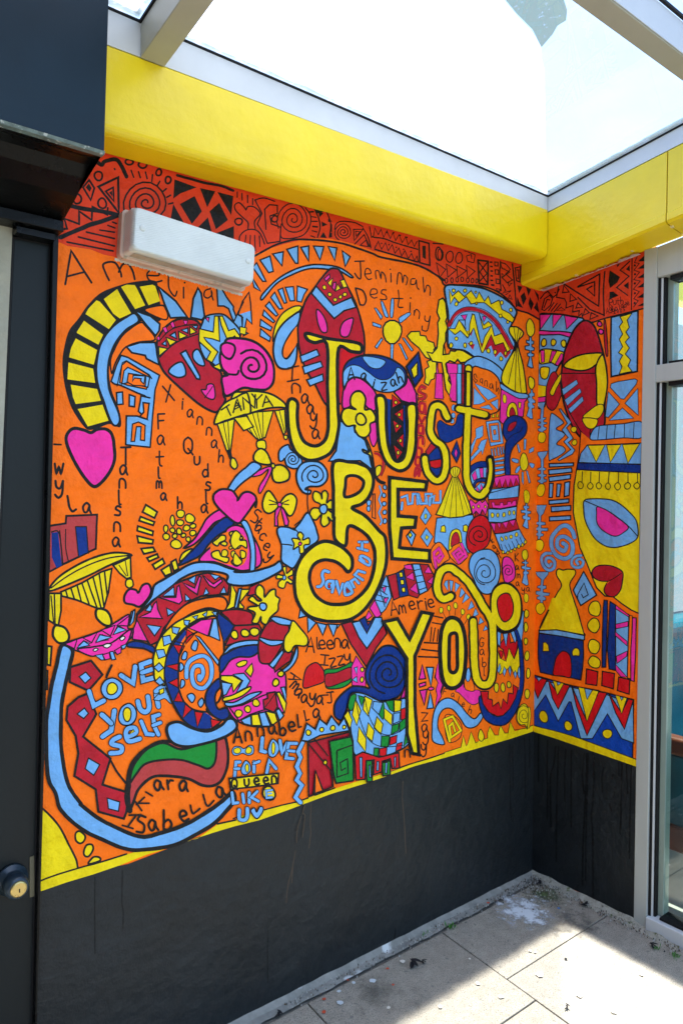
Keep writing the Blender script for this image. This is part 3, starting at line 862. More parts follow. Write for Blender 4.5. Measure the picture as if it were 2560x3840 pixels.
t 10 70 15 1042,400 i
t 10 75 0 1118,418 z
t 10 70 -15 1190,390 1235,350 ah
n diamond | navy diamond with a yellow centre
@B2
f n 12 p 1378,160 1408,340 1350,420 1285,270
f y 9 p 1368,235 1370,330 1340,358 1320,290
n flower | tall yellow four petalled flower with a leafy stem
@B2
f b 10 p 790,680 890,700 900,760 985,830 1030,1040 940,975 705,978 760,900
f y 12 s 970,790 1010,870 1035,960 1050,1060 1080,1120 1125,1140 1100,1145 1060,1110 1030,1020 1015,940 965,910 960,890 1005,910 990,860
f y 12 s 905,590 870,560 870,500 900,460 950,460 980,510 975,590 1020,590 1055,640 1050,680 1015,700 1015,760 980,800 930,790 900,740 900,710 840,715 800,660 810,600 850,580
e y 12 945,665 38 45
f y 8 s 1055,1030 1090,1010 1100,1040 1085,1080 1060,1090
l R 16 s 1050,920 1080,930 1110,970 1110,1030 1095,1080
l k 5 s 1045,905 1085,915 1125,970 1125,1030 1100,1090
n striped_column | navy and red column inside the letter U
@B2
f k 0 p 1130,510 1290,530 1290,960 1220,990 1160,920
f n 0 p 1140,510 1165,515 1168,880 1155,870
f n 0 p 1265,560 1285,565 1285,900 1265,870
f r 6 p 1180,480 1250,540 1180,580
f r 6 p 1195,625 1262,580 1262,685
f r 6 p 1185,670 1255,715 1205,770
f r 6 p 1265,770 1212,825 1262,880
f r 6 p 1190,855 1258,910 1215,970
e y 6 1207,538 11 14
e y 6 1232,630 11 14
e y 6 1218,715 11 14
e y 6 1241,825 11 14
e y 6 1224,915 11 16
n bow_umbrella | yellow striped shade with the name TANYA and hanging bows
@B2
f y 12 s -15,480 60,460 160,455 270,475 360,530 385,575 340,575 260,580 180,600 80,630 -40,660
@A2
f y 12 s 1568,950 1510,980 1430,1020 1375,1090 1350,1180 1430,1155 1510,1130 1568,1110 1620,1090 1600,960
@B2
f y 9 p 5,655 160,610 290,600 230,800 175,820 80,730
f y 9 p 300,600 375,590 385,760 365,780
f y 8 s 370,785 395,790 390,815 372,810
l k 7 p 55,645 150,800
l k 7 p 95,635 175,810
l k 7 p 135,620 190,810
l k 7 p 170,615 205,800
l k 7 p 210,610 215,800
l k 7 p 335,600 375,760
f y 9 s 170,830 225,825 235,880 210,890 170,875
f y 12 s 190,885 150,920 145,970 200,1000 270,1000 260,950 230,900
f y 12 s 300,1015 360,1010 410,1060 400,1120 330,1140 290,1120 280,1060
e y 10 288,1013 15 18
f p 8 s 270,1020 200,1040 130,1080 130,1095 200,1080 250,1040 240,1080 190,1160 180,1205 200,1210 270,1070
@A2
f y 9 p 1370,1180 1500,1140 1470,1390 1440,1380
l k 7 p 1415,1170 1455,1370
l k 7 p 1450,1155 1462,1370
f y 9 p 1495,1135 1590,1120 1640,1200 1568,1230
f k 0 p 1435,1375 1472,1370 1485,1440 1462,1445
f y 10 s 1475,1440 1500,1440 1522,1490 1500,1518 1470,1490
l k 12 p 1400,1075 1460,1035
l k 12 p 1440,1050 1470,1115
l k 12 p 1490,1095 1510,1010 1550,1070
l k 10 p 1500,1070 1545,1045
@B2
l k 12 p 70,590 60,500 150,580 155,480
l k 12 p 130,475 165,520 205,480
l k 12 p 165,520 165,580
l k 12 p 210,570 235,490 285,565
l k 10 p 225,540 265,530
l k 12 p -5,590 20,510 50,600
l k 10 p 0,570 35,555
n blue_arc | pale blue ribbon arc behind the pink heart
@B2
f b 11 s 140,985 80,1030 20,1080 -30,1150 -60,1210 -30,1240 0,1200 60,1140 140,1080 200,1020
n spiral | small pale blue spirals beside the letter J
@B2
f b 10 s 335,975 330,920 350,880 400,855 420,890 470,930 505,975 490,1020 440,1035 390,1010 375,960 360,975
q k 9 435,965 55 6 190 2.2 1
f b 12 s 560,1225 510,1210 470,1140 465,1060 500,1000 560,980 640,990 690,1050 690,1120 640,1165 560,1170 530,1190 570,1200
q k 11 595,1085 95 10 150 2 .9
n bow | yellow painted bow with pink ribbons
@B2
f p 9 p 310,1310 360,1310 405,1430 400,1460 375,1460 345,1330 320,1400 325,1465 300,1465 300,1390
f y 11 s 325,1300 270,1210 235,1215 210,1290 220,1350 260,1370 310,1340
f y 11 s 340,1300 380,1240 430,1225 465,1270 445,1360 410,1390 370,1340
e p 8 337,1305 15 18
l k 9 p 325,1295 260,1270
l k 9 p 320,1300 260,1305
l k 9 p 350,1295 405,1270
l k 9 p 350,1298 405,1305
n flower | yellow flower with a pale blue centre left of the letter B
@B2
l k 9 s 550,1180 545,1280 550,1370 510,1410 450,1460
f y 10 s 640,1300 600,1280 585,1240 600,1205 640,1220 655,1260 655,1215 680,1200 700,1230 690,1290 720,1270 745,1300 740,1340 700,1340 735,1375 735,1430 700,1400 710,1440 670,1470 645,1440 650,1380 610,1420 570,1400 565,1360 590,1330 640,1330
e b 10 665,1338 28 38
n butterfly | pale blue petals with a small yellow flower
@B3
f b 11 s 455,160 490,120 545,45 590,110 615,180 625,250 560,300 510,340 480,400 440,460 390,440 350,400 350,290 320,200 330,155 400,155 450,175
l k 10 s 440,160 480,200 470,240
l k 10 s 350,280 400,285 430,290
f y 9 s 490,250 470,215 490,190 515,215 510,250 555,235 560,280 520,290 520,340 490,350 480,300 440,320 445,280 430,240 470,240
e p 7 490,278 12 14
n flower | small yellow flower under the pale blue petals
@B3
f y 9 s 375,510 360,460 385,450 390,500 430,470 435,510 400,530 435,560 420,580 390,565 370,610 330,600 330,565 360,540 315,540 320,510 355,515
e b 7 372,533 14 17
n banded_columns | pale blue dots and zigzag between the letters B and E
@B2
f b 6 s 990,1275 1020,1275 1015,1310 995,1310
e b 6 1003,1335 15 20
f o 7 p 1035,1225 1050,1225 1055,1410 1030,1400
l k 16 p 1085,1165 1100,1215 1080,1265 1100,1315 1080,1365 1105,1430 1090,1455
l b 10 p 1085,1165 1100,1215 1080,1265 1100,1315 1080,1365 1105,1430 1090,1455
e b 6 1125,1175 14 18
e b 6 1118,1235 14 18
e b 6 1120,1298 15 18
e b 6 1123,1362 15 18
e b 6 1125,1428 15 20
n meander | pale blue meander line beside the letter E
@B2
l k 24 p 1250,1340 1255,1290
l b 17 p 1250,1340 1255,1290
l k 22 p 1250,1250 1290,1235 1300,1300 1330,1295 1335,1225 1365,1225 1370,1300
l b 15 p 1250,1250 1290,1235 1300,1300 1330,1295 1335,1225 1365,1225 1370,1300
l k 22 p 1375,1225 1400,1300 1430,1290 1430,1225 1475,1225 1465,1300
l b 15 p 1375,1225 1400,1300 1430,1290 1430,1225 1475,1225 1465,1300
@C3
l k 32 p 10,-20 40,90 130,90 120,10
l b 24 p 10,-20 40,90 130,90 120,10
l k 32 p 160,110 165,20 215,0 200,80 290,80 290,-60
l b 24 p 160,110 165,20 215,0 200,80 290,80 290,-60
n diamond | pale blue diamonds with yellow centres
@C3
f b 8 p 110,130 180,235 110,345 45,260
f y 6 p 100,220 125,215 125,265 100,275
f b 8 p 120,380 200,490 135,610 50,490
f y 6 p 120,465 150,490 125,530 108,505
@B3
f b 8 p 1320,175 1355,210 1325,295 1285,220
f y 6 p 1315,190 1330,215 1313,235 1300,212
n thatched_hut | pale blue hut with a yellow thatched roof
@C3
f b 10 p 245,265 680,225 690,290 640,400 610,500 615,600 640,690 550,640 400,640 385,665 320,590 215,560 225,420
f o 10 s 180,640 260,555 330,600 400,740 330,800 230,880 180,780
f o 8 s 390,650 490,560 550,590 620,700 560,790 500,820 430,760 400,720
l k 38 p 240,870 215,740 210,680 270,630 320,720 270,790 240,740 290,700
l p 28 p 240,870 215,740 210,680 270,630 320,720 270,790 240,740 290,700
l k 38 p 540,570 600,720 510,800 440,690 510,630 560,700 510,740 490,700 520,680
l p 28 p 540,570 600,720 510,800 440,690 510,630 560,700 510,740 490,700 520,680
f y 9 s 390,640 395,520 420,430 480,395 530,430 545,550 520,560 440,600 415,640
f R 7 s 415,600 425,500 460,440 500,450 520,550 450,590
f y 9 p 300,365 335,350 350,380 350,435 290,430
f y 9 p 565,355 600,345 620,370 612,435 560,420
@C2
f y 12 p 430,1240 495,1240 560,1370 635,1560 665,1680 560,1720 400,1735 235,1695 300,1560 370,1380
f y 9 s 430,1235 405,1190 420,1140 465,1120 520,1140 520,1190 490,1240 460,1250
l k 6 p 465,1130 465,1240
l k 6 s 435,1135 450,1230
l k 6 s 500,1135 480,1230
l k 7 p 440,1260 315,1710
l k 7 p 455,1260 400,1725
l k 7 p 470,1260 480,1725
l k 7 p 480,1260 570,1715
l k 7 p 490,1260 640,1690
n crown_figure | pink crown above a red spiral
@C3
f p 8 p 635,70 650,40 710,90 760,50 790,80 830,45 862,110 830,235 790,160 760,230 715,180 680,225
e y 6 682,135 14 20
e y 6 746,125 15 18
e y 6 827,128 12 16
f R 8 p 690,280 715,185 765,235 795,165 835,240 860,260 850,300 690,300
f r 12 s 690,700 620,640 600,540 610,440 640,340 700,260 780,230 850,270 890,360 890,480 860,580 800,640 760,680 690,720
q k 14 755,470 140 15 110 2.1 .95
n stepped_column | curved striped banner of pink blue and red bands
@C3
f b 8 p 865,-30 1230,-130 1220,10 1050,35 865,40
f R 8 p 865,45 1040,30 1225,10 1205,120 1010,155 870,145
f p 6 p 900,75 935,75 940,110 1000,110 1005,80 1040,80 1045,110 1090,100 1090,70 1130,65 1140,95 1160,60 1195,50 1195,115 1010,150 915,140
f b 9 p 860,155 1010,160 1205,125 1195,270 1020,320 865,310
e y 6 912,230 18 32
e y 6 976,230 15 26
e y 6 1050,225 18 28
e y 6 1115,203 15 26
e y 6 1170,200 15 26
f R 8 p 890,325 1020,325 1195,280 1230,395 1040,445 935,450
f p 6 p 890,325 950,330 935,430
f p 6 p 965,325 1015,325 1000,390
f p 6 p 1030,320 1105,305 1075,390
f p 6 p 1110,300 1190,285 1160,365
f b 9 p 940,455 1060,445 1235,400 1290,500 1320,540 1290,590 1150,640 1060,690 1010,640
e y 6 1025,517 14 28 -20
e y 6 1076,503 14 26 -15
e y 6 1135,490 17 24
e y 6 1200,463 17 28
l k 8 p 1015,580 1040,670
l k 8 p 1060,590 1100,660
l k 8 p 1105,575 1140,660
l k 8 p 1145,545 1185,630
l k 8 p 1195,520 1235,600
l k 8 p 1240,495 1275,580
e y 6 1040,672 15 20
e y 6 1095,680 12 18
e y 6 1135,660 13 20
e y 6 1180,638 13 20
e y 6 1227,605 16 26
e y 6 1272,587 14 24
e y 6 1307,552 16 22
n spiral | pale blue painted spiral above the letter U
@C3
f b 12 s 820,640 900,650 970,720 1005,850 1000,960 970,1060 900,1165 800,1170 730,1090 690,1000 640,900 635,800 670,710 740,660
q k 12 820,920 150 18 250 2.1 1.1
q k 12 820,900 130 120 90 .5 1.3
n spiral | small pink painted spiral
@C3
f p 10 s 1050,740 1110,735 1160,790 1185,880 1180,980 1120,1035 1060,1030 1035,920 1030,810
q k 10 1100,900 75 8 150 1.9 1.1
n written_name | brown painted names Kadi and Kamaya
@C3
t 8 60 -30 905,530 935,610 970,670 1000,720 kadi
t 8 90 0 1205,735 K
t 8 70 0 1210,860 1225,960 1215,1055 1280,1140 1340,1120 amaya
n fishbone_strip | column of pale blue fishbones and yellow ovals on the long wall beside the corner
@C1
f y 6 s 690,910 720,950 725,1010 700,1045 670,1020 665,950
f b 6 p 688,1048 702,1048 705,1075 720,1080 718,1100 705,1102 705,1120 725,1130 720,1150 700,1150 705,1170 722,1175 720,1190 702,1195 715,1278 700,1280 672,1265 690,1195 675,1190 672,1172 690,1165 690,1150 655,1140 655,1115 685,1112 685,1098 665,1090 665,1070 685,1075
f y 6 s 690,1345 720,1365 725,1410 705,1440 685,1420 680,1370
@C2
f b 6 p 1375,195 1392,195 1395,230 1415,240 1415,275 1390,275 1390,300 1425,330 1425,355 1390,355 1395,380 1415,390 1410,420 1385,420 1395,545 1370,545 1322,510 1350,415 1340,400 1335,360 1355,345 1340,335 1335,295 1365,285 1350,270 1350,240 1372,235
f y 6 s 1290,1420 1320,1400 1350,1430 1360,1490 1345,1550 1320,1570 1295,1530
@C3
f b 6 p 1310,85 1330,90 1330,120 1350,120 1350,150 1330,150 1330,180 1375,185 1370,210 1335,215 1335,245 1365,255 1365,285 1335,290 1345,390 1320,390 1275,360 1305,280 1275,275 1275,235 1305,230 1305,205 1258,200 1255,170 1305,170 1285,140 1285,120 1310,115
f y 6 s 1270,670 1300,645 1330,660 1340,720 1320,765 1290,765 1270,730
f b 6 p 1297,770 1320,770 1320,790 1340,795 1340,810 1318,815 1320,850 1370,860 1370,880 1320,885 1325,905 1345,910 1345,935 1325,940 1345,1065 1320,1075 1265,1040 1290,940 1280,930 1285,905 1300,900 1295,880 1262,870 1262,840 1298,840 1298,812 1268,805 1270,790 1297,790
f y 6 s 1310,1170 1340,1190 1345,1240 1325,1278 1295,1260 1290,1200
n beaded_chain | short dashed yellow half ring
@A3
f y 12 p 835,505 920,560 900,605 810,560
f y 12 p 795,595 900,635 890,660 785,625
f y 12 p 775,665 890,705 885,735 770,700
f y 12 p 770,740 890,770 885,798 780,790
f y 12 p 800,835 890,825 905,855 820,875
f y 12 p 845,905 920,875 930,900 860,930
f y 12 p 885,955 960,910 975,945 905,990
f y 12 p 950,995 1015,955 1030,1020 980,1040
f y 12 p 1025,935 1060,915 1080,985 1045,1005
n flower_cluster | cluster of small yellow blossoms
@A3
f o 0 s 1090,540 1200,560 1230,680 1200,780 1080,850 960,780 955,660 1010,580
e y 9 1095,573 33 28
e y 9 1035,625 18 40
e y 9 1165,608 35 35
e y 9 1092,640 26 24
e y 9 1188,665 22 18
e y 9 1140,680 26 22
e y 9 985,685 18 26
e y 9 1035,697 20 18
e y 9 1085,705 20 24
e y 9 988,745 24 26
e y 9 1052,740 18 18
e y 9 1117,735 18 16
e y 9 1187,718 25 20
e y 9 1153,765 18 18
e y 9 1062,802 42 34
n striped_block | dusty red block with navy stripes at the left edge
@A3
f C 13 p 110,665 235,645 240,590 470,580 460,835 210,955 110,1010
f n 0 p 128,715 178,710 205,960 165,980 130,900
f n 0 p 308,670 390,670 400,860 335,890
l k 9 s 190,700 205,850 215,950
l k 9 s 235,690 235,830 255,930
l k 9 p 308,670 390,670 405,870
l k 9 p 308,670 330,890
l k 10 s 128,710 180,708 200,820 210,960
n striped_canopy | yellow striped canopy with hanging tassels
@A3
f y 13 s 110,1135 180,1050 300,970 450,900 600,865 725,880 680,910 560,960 420,1030 260,1100 130,1150
l k 11 s 125,1130 250,1040 400,960 560,905 720,885
f y 11 p 590,960 720,900 725,1050 690,1060 640,1020
l k 8 p 635,960 690,1040
l k 8 p 680,920 700,1040
f y 10 s 690,1070 730,1065 740,1110 710,1130 685,1110
f y 12 p 200,1160 360,1090 500,1010 580,985 555,1160 520,1280 480,1285 440,1270 320,1220 205,1190
l k 13 p 235,1150 250,1200
l k 13 p 275,1135 300,1215
l k 13 p 320,1110 350,1225
l k 13 p 355,1090 410,1250
l k 13 p 395,1070 470,1280
l k 13 p 440,1050 500,1280
l k 13 p 485,1020 520,1260
l k 13 p 525,1000 545,1180
f y 15 s 480,1285 540,1300 575,1360 570,1410 520,1405 470,1360 460,1310
f y 12 p 110,1170 200,1170 200,1300 180,1410 150,1400 105,1370
l k 12 p 150,1180 155,1400
l k 10 p 125,1190 145,1400
f y 15 s 170,1410 230,1430 260,1490 240,1535 180,1540 140,1490 145,1430
n heart | small pink heart on the pale blue ribbon
@A3
f p 14 s 780,1165 810,1110 855,1100 875,1150 850,1210 790,1270 740,1255 680,1240 675,1190 710,1140 760,1145
n ribbon | long pale blue ribbon crossing the middle of the mural
@A3
f p 12 s 1400,540 1300,600 1250,680 1200,760 1120,830 1200,800 1280,720 1350,640 1440,600
f y 10 s 1090,930 1110,870 1180,835 1150,880
f n 12 s 1480,610 1430,600 1360,650 1290,730 1220,810 1150,880 1080,960 1180,920 1250,880 1300,810 1370,740 1450,690 1500,640
f p 12 s 1235,925 1300,840 1420,760 1440,690 1520,660 1620,720 1690,850 1690,960 1568,1000 1480,980 1350,935
f o 0 s 1330,790 1470,700 1568,740 1600,840 1568,950 1480,960 1340,910
f y 10 s 1335,790 1370,760 1400,735 1430,740 1430,770 1390,790 1370,815
f y 10 s 1460,720 1500,705 1560,750 1540,770 1490,760
f y 10 s 1395,800 1420,780 1445,795 1430,815
e y 8 1480,780 18 18
e y 8 1522,812 24 24
e y 8 1470,828 12 12
e y 8 1425,870 26 28
e y 8 1490,875 18 24
f y 10 s 1330,865 1380,850 1400,890 1455,905 1440,940 1380,920 1335,900
f y 10 s 1480,925 1530,900 1555,930 1520,965 1485,950
@B3
f y 9 s 10,180 45,210 40,250 85,255 90,310 45,290 0,320 -30,270 -20,210
f y 8 s 45,330 80,340 80,380 50,385
f y 8 s 0,350 40,390 55,420 20,440 -10,420
f b 10 s 45,110 90,110 130,200 155,320 150,480 115,480 120,350 100,230 70,160
@A3
f p 14 s 1520,450 1480,400 1400,390 1345,430 1350,490 1420,570 1520,645 1580,590 1660,480 @B2 155,1330 160,1250 110,1210 60,1220 25,1270
@A3
f b 14 s 770,1325 870,1200 900,1110 980,1060 1080,1000 1170,950 1260,935 1360,945 1440,975 1520,1000 @B3 0,490 100,490 200,470 290,440 340,410 355,470 290,515 200,560 100,590 0,590 -60,570 @A3 1450,1040 1400,1015 1300,1005 1200,1015 1100,1060 1040,1110 950,1180 880,1230 810,1300
n zigzag_ribbon | ribbon of pink red and pale blue zigzags
@A3
f R 12 p 770,1330 830,1280 920,1200 1050,1100 1230,1030 1300,1015 1420,1060 1460,1110 1450,1180 1400,1180 1250,1190 1160,1230 1080,1310 970,1430 930,1530 870,1560 760,1400
f b 8 p 830,1300 870,1250 890,1310
f b 8 p 960,1190 1045,1120 1050,1190
f b 8 p 1150,1070 1210,1035 1200,1100
f b 8 p 1315,1025 1390,1040 1355,1070
f p 9 p 785,1350 870,1310 895,1250 915,1230 925,1290 950,1345 960,1360
f p 9 p 930,1200 1060,1200 1070,1120 1085,1110 1110,1225 1085,1250
f p 9 p 1110,1090 1200,1130 1235,1040 1250,1050 1220,1180 1160,1140
f p 9 p 1260,1035 1340,1100 1370,1080 1400,1060 1410,1080 1350,1130 1310,1110
f b 8 p 840,1405 950,1420 900,1490
f b 8 p 990,1280 1050,1310 1000,1340
f b 8 p 1130,1175 1170,1215 1130,1230
f b 8 p 1285,1130 1310,1170 1265,1185
f b 8 p 1420,1120 1440,1170 1390,1170
f p 9 p 770,1370 850,1530 735,1515 740,1440
f b 8 p 725,1310 755,1290 740,1380 710,1410
f p 10 s 230,1550 360,1500 500,1450 620,1380 710,1330 700,1430 740,1440 720,1510 620,1540 480,1600 350,1610
f b 7 p 460,1530 510,1480 555,1520
f b 7 p 590,1480 625,1410 680,1440
f b 7 p 330,1560 370,1525 420,1545
f w 7 s 640,1510 670,1485 680,1500 660,1525
f w 7 s 515,1560 550,1545 575,1560 540,1575
f b 7 p 210,1555 250,1570 230,1580
w B
@C1
n patterned_band
f O 0 p 740,640 1560,380 1550,835 1400,870 1250,905 1150,935 1090,920 960,885 740,880
l k 11 s 740,880 850,872 960,882 1090,920 1150,938 1250,908 1400,870 1550,832
n patterned_panel | triangles and squares in the band on the side wall
c k 9 p 780,840 800,760 840,735 860,760 845,810 800,850
l k 8 p 795,830 820,765 840,770
l k 8 p 830,850 870,790
l k 8 p 850,855 895,795
l k 8 p 870,860 920,800
c k 7 p 890,850 925,825 955,845
l k 9 p 770,760 800,720 825,705 865,750 890,730 910,690
l k 9 p 905,665 890,750 950,760 965,790 960,830 1015,810 1010,860 1060,850 1055,890 1080,870 1085,900
c k 9 p 945,660 985,710 935,715
c k 9 p 995,725 1040,765 990,780
c k 9 p 1050,790 1085,825 1035,830
c k 9 p 1105,835 1135,865 1090,885
c k 9 p 1150,865 1200,890 1140,915
e k 0 880,715 6 6
n letter_block | black diamonds and zigzags beside the small signature
@E1
l k 22 p 20,840 340,655 325,1130 -250,760
l k 20 p 20,850 265,770 265,980 150,880 225,835
l k 22 s 415,620 395,900 405,1270
l k 20 p 400,1260 200,1180 20,1000
f k 0 p 485,600 640,700 600,780 490,865 470,760
f k 0 p 590,520 650,490 600,560
l k 18 p 780,470 640,600 770,690 590,855 750,970
f k 0 p 780,520 785,620 725,590
f k 0 p 765,770 765,880 690,830
f k 0 p 485,920 540,915 615,975 480,1030
l k 16 p 815,430 812,790 805,1180
l k 12 p 890,400 850,490 920,500 845,600 925,630 840,740 935,760 835,880 920,915 840,1020 905,1050 840,1140
f k 0 p 1000,380 1000,470 905,470
f k 0 p 1000,500 1000,575 895,580
f k 0 p 1000,640 1000,710 895,715
f k 0 p 1000,775 1000,850 890,855
f k 0 p 1000,925 1000,1005 890,1005
f k 0 p 1000,1070 1000,1120 890,1130
e k 0 855,530 16 18
e k 0 858,660 16 18
e k 0 855,795 16 18
e k 0 857,940 16 18
e k 0 852,1085 16 18
n written_name
t 8 120 0 505,1085 R
t 8 90 0 560,1075 610,1060 665,1045 uth
t 8 80 0 457,1195 A
t 8 65 -5 500,1190 540,1170 580,1165 620,1150 660,1135 695,1115 725,1105 755,1090 gbolade
t 7 50 -5 560,1210 605,1200 650,1190 695,1175 2025
w A
n written_name | pale blue name Savannah curved inside the letter B
@B3
l k 30 s 705,490 670,480 655,510 665,560 645,595 620,600
l b 21 s 705,490 670,480 655,510 665,560 645,595 620,600
l k 30 s 740,560 700,560 685,590 710,610 745,565 730,640
l b 21 s 740,560 700,560 685,590 710,610 745,565 730,640
l k 30 p 762,560 785,650 810,580
l b 21 p 762,560 785,650 810,580
l k 28 s 875,610 850,570 825,600 830,660 880,640 840,590
l b 20 s 875,610 850,570 825,600 830,660 880,640 840,590
l k 26 p 895,605 870,560 900,540 930,575
l b 18 p 895,605 870,560 900,540 930,575
l k 26 p 960,550 900,510 925,480 975,495
l b 18 p 960,550 900,510 925,480 975,495
l k 26 s 935,400 1005,440 1010,400 960,370 940,380 970,410
l b 18 s 935,400 1005,440 1010,400 960,370 940,380 970,410
l k 26 p 930,265 995,265
l b 18 p 930,265 995,265
l k 26 p 920,310 995,330
l b 18 p 920,310 995,330
l k 26 p 955,270 955,320
l b 18 p 955,270 955,320
e r 4 708,600 9 12
e r 4 846,628 9 12
n written_name | brown painted name Amerie
@B3
t 9 105 -10 1192,760 A
t 9 85 -8 1255,770 1328,740 1390,735 1432,730 1470,725 merie
n written_name | black painted name Aleena
t 10 110 5 570,1035 A
l k 10 s 615,980 620,1060 640,1065
t 10 90 0 655,1035 715,1035 770,1020 830,1030 eena
n written_name | black painted name Izzy
l k 11 p 645,1110 705,1115
l k 11 p 680,1115 672,1180
l k 11 p 640,1185 700,1190
t 10 85 -5 735,1170 795,1155 845,1155 zzy
n written_name | black painted name Amaya J
t 11 90 110 455,1285 A
t 11 85 40 450,1345 480,1395 ma
t 11 85 5 525,1440 580,1450 640,1450 aya
l k 11 p 650,1415 700,1412
l k 11 s 690,1395 740,1390 720,1395 725,1465 695,1470
n checked_patch | curved striped patch between the letters B and You
f R 8 p 1145,520 1210,500 1235,680 1190,700
f n 8 p 1210,500 1265,470 1305,665 1235,680
f y 6 p 1230,495 1255,490 1262,525 1238,530
f y 6 p 1240,550 1265,548 1270,582 1245,585
f y 6 p 1250,610 1275,605 1278,640 1255,640
f R 7 p 1265,465 1290,435 1330,430 1385,660 1370,685 1305,665
f p 5 p 1270,440 1320,432 1335,475 1275,465
f p 5 p 1280,530 1335,490 1345,555
f p 5 p 1310,620 1360,570 1375,655
f b 8 p 1330,430 1385,430 1445,630 1385,660
l k 7 p 1340,480 1400,465
l k 7 p 1350,525 1412,512
l k 7 p 1365,572 1425,558
l k 7 p 1378,625 1438,605
f R 7 p 1385,430 1450,435 1500,530 1480,590 1445,630
f p 5 p 1420,495 1450,445 1480,500
f p 5 p 1440,565 1490,520 1485,585
f b 7 p 1135,515 1155,590 1175,680 1130,770 1100,800 1050,740 1050,690
l k 7 p 1095,585 1150,600
l k 7 p 1080,620 1140,660
l k 7 p 1065,660 1150,690
l k 7 p 1055,700 1135,720
l k 7 p 1110,550 1090,640 1125,750
f p 6 p 1105,605 1135,600 1120,650
f p 6 p 1115,690 1150,680 1130,730
f p 7 p 1050,700 1100,810 1060,840 1010,760
f p 6 p 1005,780 1030,820 990,850 980,830
n chevron | large red blue and navy chevron under the letter B
f R 10 p 800,880 880,860 1110,860 1140,950 1060,1060 985,1200 870,1030
f b 9 p 880,870 960,850 990,950 1050,830 1100,830 1110,890 990,1065 930,980
f n 9 p 935,850 975,825 1000,890 1040,830 1050,830 990,950
n spiky_rays | pale blue spikes under the letter B
f b 9 p 495,745 540,820 480,835
f b 9 p 545,825 610,870 550,945
f b 9 p 615,870 690,885 660,965
f b 9 p 700,880 770,885 740,975
f b 9 p 765,885 790,885 770,910
n sweet | red wrapped sweet with green stripes
f r 8 s 520,1360 515,1300 540,1210 600,1170 640,1190 675,1250 670,1310 600,1340
f g 8 s 675,1225 760,1215 830,1190 880,1170 880,1290 840,1340 770,1365 690,1360 680,1300
f R 7 s 680,1260 760,1245 870,1205 875,1280 800,1320 690,1350
f p 6 p 875,1200 910,1120 950,1180 985,1230 980,1350 880,1340 875,1260
f b 5 p 895,1210 920,1200 915,1260
f b 5 p 880,1300 915,1270 920,1320
e y 6 955,1222 12 18
e y 6 953,1297 12 22
n spiral | large navy snail spiral with a curling tail
f n 12 s 990,1200 1060,1100 1110,1050 1180,1045 1240,1090 1285,1170 1285,1300 1240,1410 1160,1450 1060,1455 960,1410 880,1400 850,1470 830,1540 800,1600 750,1570 750,1480 800,1410 880,1350 960,1350 1010,1360 980,1290
q k 12 1150,1250 150 14 100 2.9 1.05
f p 8 s 1280,1330 1285,1440 1240,1450 1260,1390
n stack_marks | black and orange bars between the letters Y and o
l k 10 p 1490,820 1560,835
l k 10 p 1480,870 1568,885
l k 9 p 1475,905 1465,1010
l k 9 p 1500,910 1485,1010
l k 9 p 1525,920 1515,1010
l k 9 p 1550,930 1540,1010
l k 12 p 1420,1020 1540,1025
l k 12 p 1400,1070 1530,1085
l k 12 p 1375,1125 1530,1130
f p 8 p 1405,1185 1430,1290 1380,1295
f b 8 p 1435,1205 1490,1205 1470,1350
f p 8 p 1380,1330 1430,1315 1430,1340 1385,1355
f p 8 p 1385,1380 1440,1370 1420,1490
f b 8 p 1465,1390 1490,1510 1440,1515
f p 9 p 1525,1180 1568,1330 1510,1500 1535,1330 1500,1280
e p 7 1470,1365 22 12
n rays | pale blue wedges inside the curl of the letter u
@C3
f b 6 p 330,1060 350,1020 380,1010 380,1140
f b 6 p 395,1010 445,1020 425,1145 410,1140
f b 6 p 465,1035 525,1070 465,1160
f b 6 p 540,1100 585,1160 530,1220 515,1205
f b 6 p 590,1165 640,1220 550,1290
f b 6 p 660,1255 695,1330 615,1370
f b 6 p 710,1345 745,1420 670,1465
f b 6 p 765,1450 810,1510 745,1545
f b 6 p 830,1550 860,1600 800,1620
e y 7 298,1370 26 34
e y 7 390,1345 22 32
e y 7 470,1315 24 38
e y 7 556,1390 22 38
e y 7 625,1450 22 36
l k 7 p 320,1400 355,1470
l k 7 p 395,1375 400,1440
l k 7 p 470,1350 465,1430
l k 7 p 550,1430 520,1480
l k 7 p 610,1480 575,1540
w B
@D2
n banded_headdress | pink and blue banded headdress of the side mask
@C1
f b 10 s 765,990 765,880 850,875 960,885 1090,910 1060,950 1020,1020 990,1100 960,1180 900,1280 840,1400 800,1500 800,1568 740,1568 750,1400 755,1200
f p 6 p 765,880 850,878 770,990
f p 6 p 862,880 935,880 862,980
f p 6 p 950,885 1050,905 965,990
f p 8 s 765,1000 850,1005 920,1005 1010,1020 1000,1050 920,1030 850,1030 765,1030
e y 7 795,1090 20 30
e y 7 867,1088 20 24
e y 7 943,1097 20 26
f y 8 s 765,1150 850,1140 960,1175 900,1260 850,1240 765,1245
f p 5 p 770,1148 800,1148 800,1235 778,1240
f p 5 p 855,1150 890,1155 850,1235 835,1232
f p 5 p 925,1170 955,1185 900,1265 880,1250
f y 7 s 770,1280 830,1275 835,1310 815,1360 775,1350
@D2
f y 7 p 165,135 285,155 270,275 165,290
f p 7 p 160,290 270,280 265,340 160,350
n painted_mask | red side mask with yellow eyes and lips
@D2
f R 10 s 400,0 340,0 300,90 275,200 275,340 295,410 350,445 400,400 450,280 470,220
@C1
